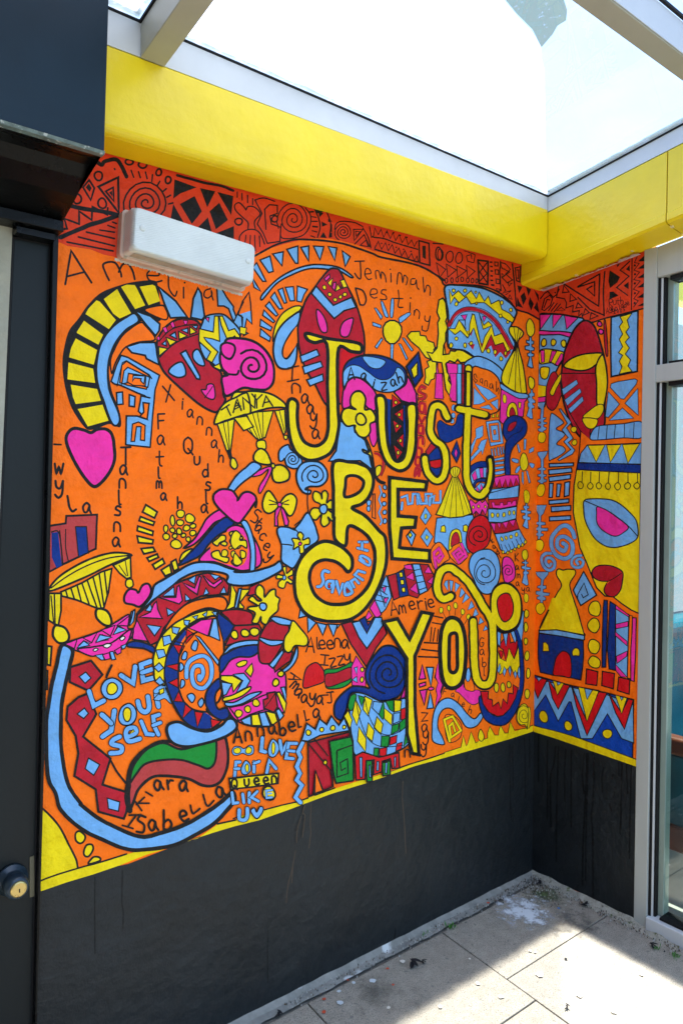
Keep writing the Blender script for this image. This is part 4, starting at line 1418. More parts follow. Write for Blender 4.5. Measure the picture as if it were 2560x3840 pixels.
f R 12 s 1095,925 1160,950 1200,1030 1240,1170 1265,1300 1260,1450 1250,1568 1250,1700 1200,1740 1100,1800 1060,1790 1000,1700 950,1560 925,1420 930,1300 945,1180 980,1080 1030,980
@D2
f R 10 p 460,100 450,0 880,0 900,380 800,700 800,790 760,780 680,680 560,480 480,250
f y 9 s 455,10 420,40 340,180 320,240 360,265 400,180 450,80
f b 6 p 640,75 660,125 480,265 465,190
f b 6 p 680,180 700,225 530,390 495,320
f b 6 p 710,275 725,330 570,480 540,430
@C1
f y 10 s 945,1265 1000,1210 1100,1175 1235,1170 1220,1220 1150,1280 1080,1300 1000,1290
@D2
f y 12 p 875,0 1005,0 1000,120 965,375 885,385
@C1
f y 10 s 1235,1180 1265,1300 1270,1420 1240,1568 1195,1568 1190,1400 1185,1270
@D2
f y 9 s 715,525 790,450 880,385 940,370 965,400 955,470 900,540 820,540
f y 9 s 715,540 880,548 885,610 850,655 800,665 745,630
n framed_panel | pale blue panel with a yellow zigzag on the side wall
@C1
e p 8 1213,950 18 18
e p 8 1223,1007 18 20
f R 6 s 1255,920 1265,1000 1275,1170 1262,1185 1248,1080 1245,940
f b 10 p 1300,900 1500,850 1495,1305 1300,1345 1295,1100
f y 6 p 1365,895 1455,870 1420,920 1435,975 1410,1010 1435,1050 1405,1085 1435,1130 1405,1175 1445,1220 1425,1265 1455,1305 1360,1325 1380,1270 1360,1230 1385,1185 1355,1165 1385,1120 1360,1065 1385,1025 1360,970 1385,935
@D2
f b 7 p 1055,125 1130,100 1340,65 1370,85 1355,130 1210,310 1170,305 1045,170
f b 7 p 1020,220 1155,370 1020,530 985,520
f b 7 p 1375,180 1380,505 1220,360
f b 7 p 1190,415 1325,540 1030,565
n zigzag | pale blue mountain and lightning shapes on the side wall
@D2
f b 8 s 330,500 370,490 480,580 470,610 395,665 480,710 495,750 400,845 480,880 505,930 440,985 340,1035 308,1020 310,700
f b 8 p 430,430 450,425 580,590 520,655 600,780 540,830 620,920 590,970 430,1050 415,1035 570,915 485,820 540,770 465,680 530,600
e y 8 608,673 34 38
e y 8 615,830 30 36
n stack_marks | stack of short pale blue bars on the side wall
f b 12 p 310,1085 605,1075 600,1110 315,1125
f b 12 p 305,1160 580,1135 585,1185 310,1215
f b 12 p 305,1245 570,1215 565,1265 315,1300
f b 12 p 315,1320 360,1320 350,1490 308,1490
f b 12 p 405,1325 455,1330 435,1480 400,1480
f b 12 p 500,1310 560,1300 550,1465 492,1480
f b 12 p 310,1530 545,1505 545,1550 310,1565
@D3
f b 12 p 310,55 550,35 545,80 310,100
f b 12 p 335,130 570,115 570,170 340,190
f b 12 p 315,250 570,235 570,285 315,300
n painted_face | large yellow half face with a blue and pink eye
@D2
f y 13 p 640,1150 1405,1190 1410,1400 1405,1570 @D3 1400,700 1390,1410 1300,1370 1180,1290 1080,1210 980,1200 880,1100 820,950 760,800 680,620 640,400 600,200 605,0 @D2 610,1350
f o 0 p 690,700 800,790 1415,775 1415,850 770,855 670,1000
f b 10 s 805,790 820,710 880,640 1000,620 1200,605 1420,585 1420,770 1200,775 900,800
l k 10 p 912,640 895,790
l k 10 p 1008,625 995,790
l k 10 p 1105,615 1090,780
l k 10 p 1215,610 1210,775
l k 10 p 1330,595 1320,770
f b 10 p 665,1070 690,960 770,860 1000,855 1420,835 1415,1090 1000,1080
f y 8 p 775,865 980,860 875,1065
f y 8 p 1000,860 1175,855 1045,1070
f y 8 p 1190,855 1395,845 1255,1080
f n 10 p 655,1075 1000,1080 1415,1095 1410,1195 1000,1175 645,1155
l k 14 s 690,700 680,850 665,1000 640,1150
l k 10 p 710,1180 705,1300
l k 10 p 812,1185 808,1310
l k 10 p 915,1185 910,1310
l k 10 p 1030,1190 1020,1310
l k 10 p 1145,1190 1140,1310
l k 10 p 1255,1195 1257,1310
l k 10 p 1370,1195 1372,1310
c k 10 s 685,1300 720,1330 710,1375 680,1385 655,1355 660,1315
c k 10 s 805,1310 838,1345 820,1385 790,1385 770,1350
c k 10 s 905,1310 940,1345 920,1385 890,1380 875,1340
c k 10 s 1015,1315 1048,1350 1030,1390 1000,1385 985,1350
c k 10 s 1135,1310 1168,1355 1140,1400 1110,1385 1095,1345
c k 10 s 1255,1310 1288,1345 1265,1385 1230,1385 1212,1345
c k 10 s 1365,1310 1398,1345 1375,1385 1345,1380 1325,1345
@D3
f b 12 s 730,60 800,35 1020,40 1150,90 1280,200 1360,310 1375,480 1300,560 1130,615 1000,605 880,530 800,420 740,280 725,150
f p 10 s 890,130 1000,170 1130,260 1260,370 1200,440 1120,480 1040,465 940,400 885,320 880,200
l k 12 s 735,55 860,110 1000,170 1130,255 1260,360 1370,480
f R 12 s 825,910 870,850 960,830 1080,845 1190,910 1190,1020 1170,1120 1120,1190 1060,1210 990,1180 970,1120 1000,1050 1020,1025 930,1020 850,980
f o 0 p 1015,1030 1050,1010 1000,1060
l k 10 s 1020,1025 1100,980 1180,925
n spiral | pale blue spirals on the side wall
@D3
l k 56 s 615,495 590,420 530,360 460,365 390,430 345,500 340,600 380,690 450,740 520,750 580,700 595,610 570,540 500,490 430,500 405,560 420,620 490,660 520,600 475,565
l b 46 s 615,495 590,420 530,360 460,365 390,430 345,500 340,600 380,690 450,740 520,750 580,700 595,610 570,540 500,490 430,500 405,560 420,620 490,660 520,600 475,565
l k 44 s 335,690 270,690 225,740 230,810 270,870 320,890 370,860 375,790 330,745 280,750 270,800 310,840 335,815
l b 34 s 335,690 270,690 225,740 230,810 270,870 320,890 370,860 375,790 330,745 280,750 270,800 310,840 335,815
l k 40 s 695,715 630,725 585,770 590,830 640,860 700,845 720,790 680,755 635,780 660,820
l b 30 s 695,715 630,725 585,770 590,830 640,860 700,845 720,790 680,755 635,780 660,820
n spiral | pale blue angular diamond spiral on the side wall
f b 13 p 725,905 880,1190 690,1315 600,1130
l k 12 p 700,1180 720,1220 780,1185 730,1045 655,1180 650,1230 690,1310
n fishbone_strip | column of pale blue fishbones and yellow ovals on the side wall beside the corner
@D2
f b 6 p 160,365 180,350 265,345 250,400 240,530 275,530 270,550 245,560 245,585 285,590 285,605 245,615 245,640 280,655 270,680 245,690 240,705 215,705 180,690 180,665 205,655 210,635 175,625 175,610 205,600 210,585 175,575 175,555 205,545 215,430 180,400
f y 6 s 185,730 220,705 260,720 272,770 250,825 210,832 178,800
f b 6 p 170,945 295,932 280,980 245,1030 245,1130 275,1145 265,1160 245,1165 245,1210 280,1215 275,1235 245,1245 250,1270 285,1275 280,1300 245,1310 240,1325 215,1325 175,1300 175,1285 205,1275 210,1245 175,1235 175,1215 210,1205 210,1165 175,1160 175,1145 215,1125 210,1030 175,980
f y 6 s 170,1370 200,1330 250,1335 262,1390 240,1460 200,1478 160,1440
@D3
f b 6 p 140,108 280,108 245,210 215,240 215,310 265,315 270,345 215,350 220,385 298,385 295,420 220,420 215,445 245,455 240,480 210,485 200,520 175,520 175,480 135,470 140,450 175,440 175,415 130,410 130,380 175,375 185,345 140,340 140,315 185,310 185,230 160,180
f y 6 s 140,560 180,525 230,535 248,590 220,655 170,655 135,600
f b 6 p 145,910 305,908 300,940 245,1010 240,1075 275,1075 275,1110 240,1120 240,1155 318,1165 310,1195 240,1200 270,1220 270,1250 240,1255 235,1285 205,1280 205,1250 165,1235 165,1210 205,1200 150,1175 155,1140 205,1140 205,1110 170,1100 175,1080 210,1070 215,1000 170,960
f y 6 s 160,1310 210,1280 245,1300 262,1360 220,1418 180,1410 155,1370
w A
@A4
n yellow_border | yellow stripe along the foot of the long mural
@A5
f y 0 p 100,760 150,800 240,900 300,1000 370,1130 388,1210 320,1235 108,1300
l k 16 s 118,760 200,840 260,920 310,1020 370,1140 385,1205
f y 0 p 108,1300 388,1215 560,1165 830,1085 1100,1030 1280,990 1430,885 1568,855 @B4 30,1325 200,1280 550,1185 750,1115 950,1050 1180,985 1400,905 1568,845 @C4 333,1735 540,1665 740,1600 860,1562 940,1530 1100,1500 1300,1445 1400,1405 1400,1480 1130,1570 333,1800 @B4 1568,885 1350,945 1170,1010 980,1075 720,1155 560,1215 400,1275 190,1350 0,1397 @A5 1400,945 1250,995 1100,1050 900,1110 700,1190 500,1258 300,1318 108,1385
@C4
f y 0 p 535,1675 565,1530 600,1660
f y 0 p 600,1660 655,1485 715,1625
f y 0 p 850,1575 855,1500 880,1420 942,1535
f y 0 p 980,1535 990,1470 1010,1410 1065,1505
f y 0 p 1095,1505 1125,1360 1180,1475
@A5
l k 13 s 108,1305 230,1260 400,1208 560,1165 750,1105
l k 13 s 1430,880 1568,850
@B4
l k 11 s -10,1340 30,1325
l k 11 s 200,1280 350,1240 460,1215 550,1185
l k 11 s 600,1165 750,1110
l k 10 s 1220,965 1300,935 1450,890 1568,850
@C4
l k 8 p 333,1735 535,1670 565,1530 598,1655 612,1640 655,1485 712,1618 740,1605
f y 8 s 740,1550 770,1455 815,1545 780,1600
l k 8 p 800,1580 855,1560 855,1500 880,1420 940,1525 985,1525 990,1470 1010,1410 1060,1500 1100,1500 1125,1360 1175,1465 1300,1445 1400,1405
@A5
f y 12 s 370,1000 370,950 400,935 440,970 430,1010 400,1025
f y 12 s 430,1090 450,1040 490,1035 500,1070 470,1120 440,1120
f y 12 s 465,1180 500,1130 545,1130 550,1155
n ribbon | long pale blue ribbon curving down the left edge of the mural
@A4
f b 24 s 205,320 285,355 265,470 235,600 205,760 200,900 200,1060 215,1200 245,1340 290,1430 350,1510 @A5 400,730 530,830 660,900 850,975 1000,950 1200,880 1400,760 1500,680 1545,640 1560,700 1500,780 1400,880 1250,970 1100,1040 850,1075 720,1060 600,1010 450,940 340,860 250,760 220,650 170,560 155,440 150,300 150,100 @A4 105,780 130,620 165,480
n square_chain | chain of crimson diamonds with pale blue squares
f R 14 p 425,435 510,540 405,660 265,595 270,485
f b 8 p 385,520 425,565 380,605 335,555
f R 14 p 395,685 465,835 365,1005 570,1170 510,1365 700,1425 690,1568 670,1620 480,1568 460,1400 300,1300 330,1130 310,1000 240,880 250,780 330,710
f b 8 p 375,790 405,830 370,870 320,835
f b 8 p 405,1165 490,1215 445,1295 380,1245
f b 8 p 545,1465 640,1495 630,1565 555,1545
l k 16 s 560,1160 620,1270 700,1370
l k 18 s 580,470 555,520 540,560
n lettering | pale blue painted words LOVE YOUR SELF
l k 50 p 410,665 445,775 520,735
l b 34 p 410,665 445,775 520,735
f b 9 s 500,640 530,585 590,565 650,600 660,660 620,715 560,725 515,695
e y 8 582,645 42 44
l k 50 p 650,545 740,605 755,480
l b 34 p 650,545 740,605 755,480
l k 50 p 870,440 800,465 815,585 890,565
l b 34 p 870,440 800,465 815,585 890,565
l k 44 p 805,525 880,500
l b 30 p 805,525 880,500
l k 50 p 600,810 575,960 510,1005
l b 34 p 600,810 575,960 510,1005
l k 50 p 505,840 575,905
l b 34 p 505,840 575,905
f b 9 s 630,870 650,790 710,755 760,800 760,870 720,915 660,915
e y 8 695,838 32 50
l k 50 s 775,740 795,800 830,820 860,790 850,705
l b 34 s 775,740 795,800 830,820 860,790 850,705
l k 46 p 910,670 930,780
l b 32 p 910,670 930,780
l k 46 s 910,665 970,630 990,670 925,715 980,700 1030,740
l b 32 s 910,665 970,630 990,670 925,715 980,700 1030,740
f y 6 p 935,655 970,640 970,675 940,690
l k 46 s 640,1005 590,1030 580,1060 650,1080 645,1120 570,1130
l b 32 s 640,1005 590,1030 580,1060 650,1080 645,1120 570,1130
l k 46 s 690,1010 760,975 750,940 700,945 685,990 710,1040 790,1020
l b 32 s 690,1010 760,975 750,940 700,945 685,990 710,1040 790,1020
f y 5 p 710,990 740,950 750,965
l k 42 p 800,890 840,985 890,990
l b 28 p 800,890 840,985 890,990
l k 42 p 935,840 890,855 900,930 930,990
l b 28 p 935,840 890,855 900,930 930,990
l k 38 p 890,920 945,900
l b 25 p 890,920 945,900
n ribbon | short ribbon ending in a navy and pink stripe by the lettering
f n 11 s 710,300 780,290 890,330 900,380 820,345 700,330
f p 10 s 325,350 450,330 580,300 720,200 700,290 620,370 500,390 420,400
f w 7 s 640,270 665,250 680,265 655,285
f w 7 s 515,325 545,308 578,315 545,340
f w 7 s 440,355 460,342 478,350 455,365
f b 7 p 455,395 510,385 525,430 500,430
f p 7 p 510,390 560,375 570,420 530,430
f b 7 p 565,370 590,365 610,425 580,430
f p 7 p 600,360 650,330 650,375 620,390
f b 7 p 650,325 690,310 680,340 660,350
f p 8 p 230,310 320,275 300,345
f b 8 p 320,340 370,285 415,320
f p 8 p 365,265 470,225 430,300
f b 8 p 460,300 490,240 580,260
f p 8 p 500,205 605,170 570,250
f b 8 p 590,240 625,180 690,205
f p 8 p 620,170 710,100 700,175
f b 8 p 715,175 740,60 755,60 745,140
f y 13 p 95,325 130,330 120,470 95,465
f y 10 p 85,510 100,510 98,650 88,650
n smile_shape | green and dusty red curved lips above the name Kiara
f C 18 s 705,1400 700,1300 740,1190 830,1100 960,1040 1150,1060 1300,1000 1400,980 1440,1050 1450,1200 1410,1320 1350,1370 1260,1370 1150,1320 1000,1300 880,1310 780,1400 740,1500 715,1540
f g 14 s 715,1350 740,1230 820,1120 900,1070 980,1055 1100,1100 1250,1060 1350,1030 1365,1100 1350,1200 1300,1245 1230,1220 1100,1180 960,1180 830,1210 760,1290
l k 44 s 705,1370 695,1440 700,1500 715,1560
n written_name | black painted name Kiara
l k 14 p 755,1490 805,1560
l k 14 p 765,1515 825,1460
l k 14 p 775,1505 860,1505
l k 14 p 835,1420 885,1450
t 15 105 -15 930,1370 a
t 14 95 -5 1020,1365 r
t 15 105 0 1120,1375 a
n written_name | black painted name Isabella
@A5
l k 14 p 770,815 860,812
l k 15 p 820,820 760,900
l k 14 p 720,890 800,915
t 15 125 0 860,880 S
t 15 110 -10 950,890 a
t 15 125 0 1060,850 b
t 15 110 -15 1180,820 e
l k 15 s 1230,740 1245,800 1270,790 1300,765
l k 15 s 1325,660 1355,745 1405,705
t 15 110 -20 1455,640 a
n horned_head | striped blue head with a curved chequered horn
@A3
f o 12 s 975,1450 1040,1340 1140,1250 1260,1210 1400,1195 1445,1240 1430,1295 1390,1300 1300,1280 1180,1320 1060,1400
@A4
f y 12 s 905,580 895,500 890,420 920,310 970,230 1060,150 1180,90 1300,55 1380,70 1360,110 1240,120 1140,180 1060,260 1010,340 985,440 975,560 975,620
f b 7 p 910,355 970,350 985,400 930,420
f b 7 p 895,485 935,450 970,490 930,520
f b 7 p 905,590 940,555 975,600 940,620
f b 7 p 960,255 1015,245 1030,300 970,325
f b 7 p 1030,180 1090,190 1070,240 1035,225
f b 7 p 1120,130 1165,135 1150,175 1125,165
f b 7 p 1185,105 1225,95 1215,130
f b 7 p 1260,90 1295,65 1285,110
f b 7 p 1330,70 1370,65 1360,105
f o 14 s 990,440 1040,320 1130,200 1250,130 1370,110 1420,300 1400,700 1290,800 1380,870 1440,880 1400,940 1300,950 1160,920 1060,800 1000,640
f r 8 p 1060,800 1100,870 1180,800 1140,760
f n 0 s 1000,630 975,500 1010,360 1110,220 1140,230 1090,320 1080,450 1080,600 1110,730 1180,800 1290,830 1340,880 1320,940 1220,940 1110,870 1050,760
f r 7 p 1140,200 1200,235 1135,310
f r 7 p 1040,315 1125,325 1090,400
f r 7 p 985,475 1085,455 1080,515
f r 7 p 1005,600 1075,565 1080,640
f r 7 p 1045,740 1080,665 1115,745
f r 7 p 1110,870 1130,760 1180,800
f r 7 p 1200,815 1265,825 1220,935
f r 7 p 1320,870 1400,890 1330,940
l k 9 p 1050,290 1120,305
l k 13 s 1080,640 1080,450 1100,350 1150,260 1220,220
l k 13 s 1080,640 1120,740 1190,800 1290,820
l k 12 s 980,620 975,500 1010,360 1110,220 1150,180
l k 12 s 985,640 1050,770 1110,870 1200,940 1330,945 1400,890
f p 8 p 1155,190 1250,130 1335,120 1300,250
f b 8 p 1340,120 1365,120 1390,285 1310,250
f n 8 p 1375,75 1505,175 1420,300 1370,120
f b 8 p 1205,245 1240,260 1385,440 1375,470
f b 8 s 1175,340 1200,285 1225,300 1210,360
f b 8 s 1105,400 1125,365 1145,380 1135,425 1105,425
f b 8 s 1090,455 1110,460 1120,490 1090,515
f b 8 s 1100,580 1125,585 1125,620 1095,640
f b 8 s 1145,700 1180,680 1205,710 1180,750
f b 8 s 1225,750 1255,715 1270,750 1245,785
l k 40 s 1140,560 1145,470 1190,420 1270,400 1320,450 1325,560 1270,640 1200,620 1180,540 1200,480 1250,475 1265,530 1240,575 1235,550
l b 28 s 1140,560 1145,470 1190,420 1270,400 1320,450 1325,560 1270,640 1200,620 1180,540 1200,480 1250,475 1265,530 1240,575 1235,550
f n 12 s 1380,570 1300,650 1280,740 1320,830 1400,880 1460,850 1440,790 1380,800 1355,740 1360,680 1400,620
f b 18 s 1000,1000 1000,920 1080,895 1180,940 1300,965 1400,920 1450,870 1500,880 1515,940 1440,1000 1300,1050 1150,1080 1050,1060
n striped_face | profile head with stripes navy visor and pink cheek
@F1
f p 12 s 140,840 170,720 300,680 440,660 520,740 640,800 665,860 665,1000 650,1120 600,1200 520,1245 400,1245 300,1215 230,1160 180,1050 150,950
f R 12 s 150,330 250,310 340,320 395,345 400,400 380,440 260,440 200,380
f y 10 p 232,108 270,180 255,290 185,315 215,260
f b 9 p 290,145 312,140 275,300 255,300
f y 10 p 310,150 380,150 300,255 330,290 325,305 285,300 295,240
f R 9 p 380,130 450,100 420,190 360,200
f R 12 p 180,600 255,440 450,430 470,470 450,560 300,570
e y 11 255,512 30 34
e y 11 340,500 34 32
e y 11 415,490 36 36
f b 11 s 155,690 180,640 240,585 340,560 445,560 445,590 340,600 240,625 190,660
f n 12 s 140,810 140,700 200,655 300,610 440,595 445,650 380,690 290,690 220,720 170,790
f R 12 s 550,400 690,445 640,590 560,720 520,745 460,730 445,640 450,560 480,480
f b 10 s 550,375 600,370 720,405 710,435 620,430 555,395
f b 10 s 460,535 540,555 640,560 630,585 545,600 465,560
f b 10 p 640,630 650,690 560,780 530,755
f R 10 p 650,650 720,650 700,720 580,810 570,780
f b 10 s 755,600 760,680 720,760 660,810 640,795 700,740 735,660
e y 10 625,825 24 24
e y 10 585,895 26 30
f y 11 s 720,400 780,460 840,540 825,600 740,600 710,640 680,655 650,620 655,540 690,480
f y 8 s 272,745 320,720 355,725 340,755 290,770
f y 9 p 395,740 405,800 385,850 340,805
f y 10 p 145,840 240,840 315,880 245,970 235,910 145,875
f b 9 p 245,830 330,820 380,880 350,935 270,975 320,880
f b 9 p 150,890 235,905 190,990 165,1000 155,930
f y 10 s 170,1015 240,995 370,930 380,950 300,1010 175,1045
f b 10 s 180,1055 260,1050 380,985 470,970 400,1020 300,1070 200,1085
f p 10 p 215,1095 320,1075 480,1000 530,985 500,1110 380,1150 290,1200
e y 8 288,1142 32 28
e y 8 360,1108 26 26
e y 8 427,1058 28 30
f R 11 p 485,1035 520,1020 515,980 580,970 600,1090 570,1135 490,1100
l k 8 s 500,1090 540,1040 580,980
f y 10 p 590,975 615,970 670,1060 655,1140
f b 9 p 625,935 655,930 670,990 665,1050
f b 10 p 305,1195 385,1160 390,1240 330,1225
f y 10 p 390,1155 445,1145 470,1240 395,1240
f b 10 p 450,1140 500,1130 545,1245 475,1245
f y 10 p 505,1125 580,1140 600,1205 555,1240
f b 10 p 585,1120 610,1100 650,1160 615,1200
n flower | large yellow flower with a pale blue centre above the striped head
f y 12 s 470,235 425,190 430,135 460,115 490,150 495,210 540,160 580,150 585,200 615,225 605,270 600,320 545,370 510,430 470,410 465,370 440,420 395,410 420,340 365,310 375,290 440,280 370,235 400,205 440,240
e b 11 483,287 27 34 -15
n written_name | black painted name Annabella
@B4
t 14 110 0 25,715 A
t 13 95 -5 105,720 195,685 285,670 360,660 430,650 nnabe
l k 13 p 470,560 480,655 500,650
l k 12 p 520,530 535,605 558,595
t 12 90 0 615,550 a
n lettering | pale blue painted words LOVE FOR A QUEEN LIKE U with a heart
f b 6 s -20,830 0,800 40,800 70,815 110,790 140,800 140,850 100,865 60,850 20,865 -10,860
e y 5 20,830 26 24
e y 5 105,828 24 26
l k 38 p 208,735 200,830 230,840
l b 26 p 208,735 200,830 230,840
f b 7 s 250,820 280,745 320,770 335,820 300,875 260,870
e y 5 290,810 14 44
l k 36 p 340,755 355,850 395,770
l b 24 p 340,755 355,850 395,770
l k 34 p 465,775 405,775 385,885 440,890
l b 22 p 465,775 405,775 385,885 440,890
l k 30 p 400,830 450,835
l b 19 p 400,830 450,835
l k 34 p 40,915 10,915 0,1030
l b 22 p 40,915 10,915 0,1030
l k 30 p 0,965 35,965
l b 19 p 0,965 35,965
f b 7 s 50,960 80,905 115,930 120,980 85,1010 55,1000
e y 5 93,960 14 30
l k 34 s 145,915 145,990
l b 22 s 145,915 145,990
l k 30 s 145,925 185,910
l b 19 s 145,925 185,910
l k 34 p 240,995 260,905 310,965
l b 22 p 240,995 260,905 310,965
f y 5 p 260,930 275,940 262,955
f y 11 p -40,1040 130,1020 330,1000 325,1075 150,1100 -30,1120
t 14 80 0 0,1080 Q
t 14 70 -3 90,1070 165,1060 235,1055 295,1045 ueen
@B4
l k 32 p -20,1145 -10,1225 25,1220
l b 21 p -20,1145 -10,1225 25,1220
l k 32 p 60,1155 70,1220
l b 21 p 60,1155 70,1220
l k 34 p 110,1145 110,1220
l b 22 p 110,1145 110,1220
l k 30 p 170,1135 125,1180 180,1210
l b 19 p 170,1135 125,1180 180,1210
e y 12 257,1150 48 52
l k 22 p 280,1125 235,1130 240,1185 280,1180
l b 15 p 280,1125 235,1130 240,1185 280,1180
l b 13 p 240,1155 275,1150
l k 38 s 35,1275 35,1340 75,1350 95,1320 95,1265
l b 26 s 35,1275 35,1340 75,1350 95,1320 95,1265
f b 8 s 165,1290 150,1260 125,1270 125,1295 165,1340 205,1300 215,1260 190,1250
n wavy_line | pale blue wavy vertical stroke
l k 40 p 510,770 475,840 495,880 465,950 490,1000 465,1050 505,1090 455,1180 495,1220
l b 27 p 510,770 475,840 495,880 465,950 490,1000 465,1050 505,1090 455,1180 495,1220
n crown_figure | pale blue crown over a crimson and green block
f R 10 p 550,770 860,690 870,730 710,760 730,900 735,1100 555,1175
f o 8 p 605,980 660,1130 600,1150
f b 10 p 500,755 540,625 605,670 635,590 690,635 725,570 780,640 820,585 860,680 640,715 550,760
e y 7 553,695 18 22
e y 7 652,672 15 18
e y 7 735,660 18 20
e y 7 820,653 13 14
l k 10 p 555,780 720,980 740,1100
l k 9 p 600,745 700,870
f y 8 s 665,915 680,900 692,915 685,935 668,930
f g 10 p 710,760 870,725 885,770 890,1055 760,1075 740,1000
l k 10 p 875,790 765,830 765,1030 850,1000 845,890 790,920 800,980 830,960
l k 9 p 605,980 590,1160
l k 9 p 605,980 665,1130
n checked_basket | green yellow and blue chequered basket with red legs
f b 10 s 860,530 870,410 960,400 1100,460 1220,450 1285,450 1290,640 1320,750 1250,820 1120,870 1000,865 900,860 885,760 870,680
f g 6 s 850,500 870,420 910,410 900,480 875,530
f g 6 p 925,415 975,430 950,500
f y 6 p 905,440 945,530 915,640 880,560
f y 6 p 975,420 1030,450 1000,570 960,520
f g 6 p 1080,560 1115,460 1125,530 1110,600
f g 6 p 1130,460 1190,450 1190,540 1160,520
f y 6 p 1195,450 1250,455 1240,530 1195,540
f y 6 p 1120,510 1180,560 1175,640 1120,590
f b 6 p 1040,460 1110,470 1080,560 1030,510
f b 6 p 1190,550 1240,545 1235,610 1185,630
f r 6 p 1245,520 1285,505 1280,590 1245,600
f y 6 p 930,650 985,740 980,840 920,760
f y 6 p 1065,575 1110,630 1095,710 1045,660
f y 6 p 1000,620 1045,680 1030,760 985,720
f g 6 p 1180,640 1230,625 1225,680 1170,710
f g 6 p 1235,620 1285,580 1285,650 1235,690
f g 6 p 1100,720 1160,720 1150,800 1095,800
f r 6 p 1165,730 1215,715 1210,770 1160,790
f g 6 p 1285,670 1310,750 1265,800
f g 6 p 1045,810 1080,810 1075,870 1040,870
f r 6 p 1085,815 1140,805 1135,870 1085,870
f r 6 p 1215,780 1255,765 1250,815 1205,835
f y 6 p 820,570 850,530 880,600 865,660
l k 6 s 905,440 940,600 1000,740 1100,800 1260,790
l k 6 s 975,440 1010,580 1080,690 1180,710 1290,650
f r 9 p 900,870 960,840 1080,880 1230,845 1235,960 1180,965 1165,890 1105,910 1100,990 1040,1010 1045,900 985,905 975,1045 910,1050
f b 6 p 935,880 955,880 955,1030 940,1030
f b 6 p 1065,910 1080,910 1078,980 1062,980
f b 6 p 1195,880 1208,875 1205,950 1195,955
f g 9 p 985,905 1030,905 1030,1060 990,1065
f b 6 p 1005,940 1015,935 1022,1030 1008,1030
f g 9 p 1105,920 1165,905 1165,1010 1110,1020
f b 6 p 1130,920 1145,918 1140,1000 1125,1000
n written_name | brown painted name Zaynnay
l k 10 p 1400,545 1445,548 1400,610 1445,605
t 9 80 0 1425,660 1430,740 1415,830 ayy
t 9 80 0 1350,835 1295,850 an
n leaf_pair | pink bow shapes left of the letter o
@C4
f p 8 p 265,650 280,850 315,920 290,1000 300,1060 260,1130 230,1200 240,1100 250,1050 235,980 260,900 230,830 240,730
f p 8 s 470,990 560,900 575,950 640,990 760,990 765,1090 740,1140 680,1160 620,1130 560,1070 510,1020
f o 8 s 580,800 640,780 700,980 620,990 580,950
f b 8 s 600,780 615,725 635,725 650,790 640,860 615,885 595,850
t 8 75 20 340,1005 F
t 8 65 15 440,1045 510,1100 a l
t 8 60 15 505,1100 565,1160 ie
t 8 80 20 650,1220 h
t 9 110 0 785,410 G
t 9 95 0 790,530 a
t 9 95 0 815,650 b
t 9 95 0 818,760 l
n ribbon | pale blue looping ribbon near the corner
f b 12 s 320,1568 260,1440 265,1320 310,1230 380,1200 450,1230 530,1330 590,1420 660,1440 740,1400 800,1300 770,1260 700,1330 620,1280 540,1180 460,1110 380,1080 300,1110 240,1180 200,1300 190,1450 200,1600 330,1640
f o 8 s 340,1310 440,1290 540,1400 520,1560 380,1600
l k 38 p 400,1600 335,1340 435,1300 535,1470 415,1555 395,1420 435,1380 465,1480
l y 24 p 400,1600 335,1340 435,1300 535,1470 415,1555 395,1420 435,1380 465,1480
n toothed_mouth | navy rimmed mouth with yellow teeth and red lip
f n 12 s 1250,320 1165,240 1200,360 1230,560 1245,760 1220,960 1140,1160 1000,1300 850,1230 770,1060 750,1130 800,1300 880,1380 980,1410 1080,1390 1180,1270 1250,1100 1290,880 1280,560
f b 8 p 1195,220 1250,150 1270,30 1290,40 1280,280 1260,400
f o 0 p 960,800 1240,800 1230,980 1160,940 870,990 900,920
f y 6 p 965,480 1000,600 1075,640 1110,440 1175,610 1225,470 1240,700 1185,830 1130,700 1060,760 1000,800 965,740
f r 9 p 985,460 1040,380 1110,280 1130,420 1215,390 1210,480 1170,610 1110,480 1075,640 1040,500
f r 7 s 990,520 1030,520 1035,570 1015,600
f b 9 p 960,225 1015,270 1005,460 970,430
f b 9 p 1030,270 1105,270 1075,470
f b 9 p 1120,270 1165,250 1200,370 1185,425
f b 7 p 1000,660 1015,730 990,785 970,750
f b 7 p 1055,705 1080,750 1055,820 1035,770
f b 7 p 1118,690 1140,750 1125,820 1105,750
f b 7 p 1183,750 1205,790 1190,850 1165,790
f b 7 s 1240,700 1215,760 1225,830 1245,830
f r 10 p 770,1000 865,1000 860,1090 910,1100 915,1180 985,1130 1015,1210 1040,1090 1090,1150 1105,1020 1160,1030 1160,920 1220,960 1190,1080 1120,1210 1040,1290 970,1300 870,1250 800,1150
e y 9 960,955 30 54
e y 9 1038,955 28 54
e y 9 1110,920 25 40
n spiral | small yellow spiral in the bottom corner of the long wall
f y 8 s 1330,1440 1345,1300 1340,1200 1300,1150 1240,1180 1210,1260 1210,1350 1250,1400 1300,1400 1320,1440
q k 7 1290,1290 110 12 60 2.6 1.3
l k 30 s 1345,1430 1360,1280 1350,1200
l y 18 s 1345,1430 1360,1280 1350,1200
n dot_column | column of yellow ovals beside the corner
f y 8 s 1295,60 1310,20 1345,40 1345,90 1320,120 1298,100
f y 8 s 1300,180 1320,175 1340,230 1325,280 1300,285 1292,230
e y 8 1312,400 22 44
e y 8 1326,575 28 60
e y 8 1341,785 24 60
e y 8 1329,1030 33 55
w B
@D4
n thatched_hut | navy hut with a tall yellow thatched roof on the side wall
@D3
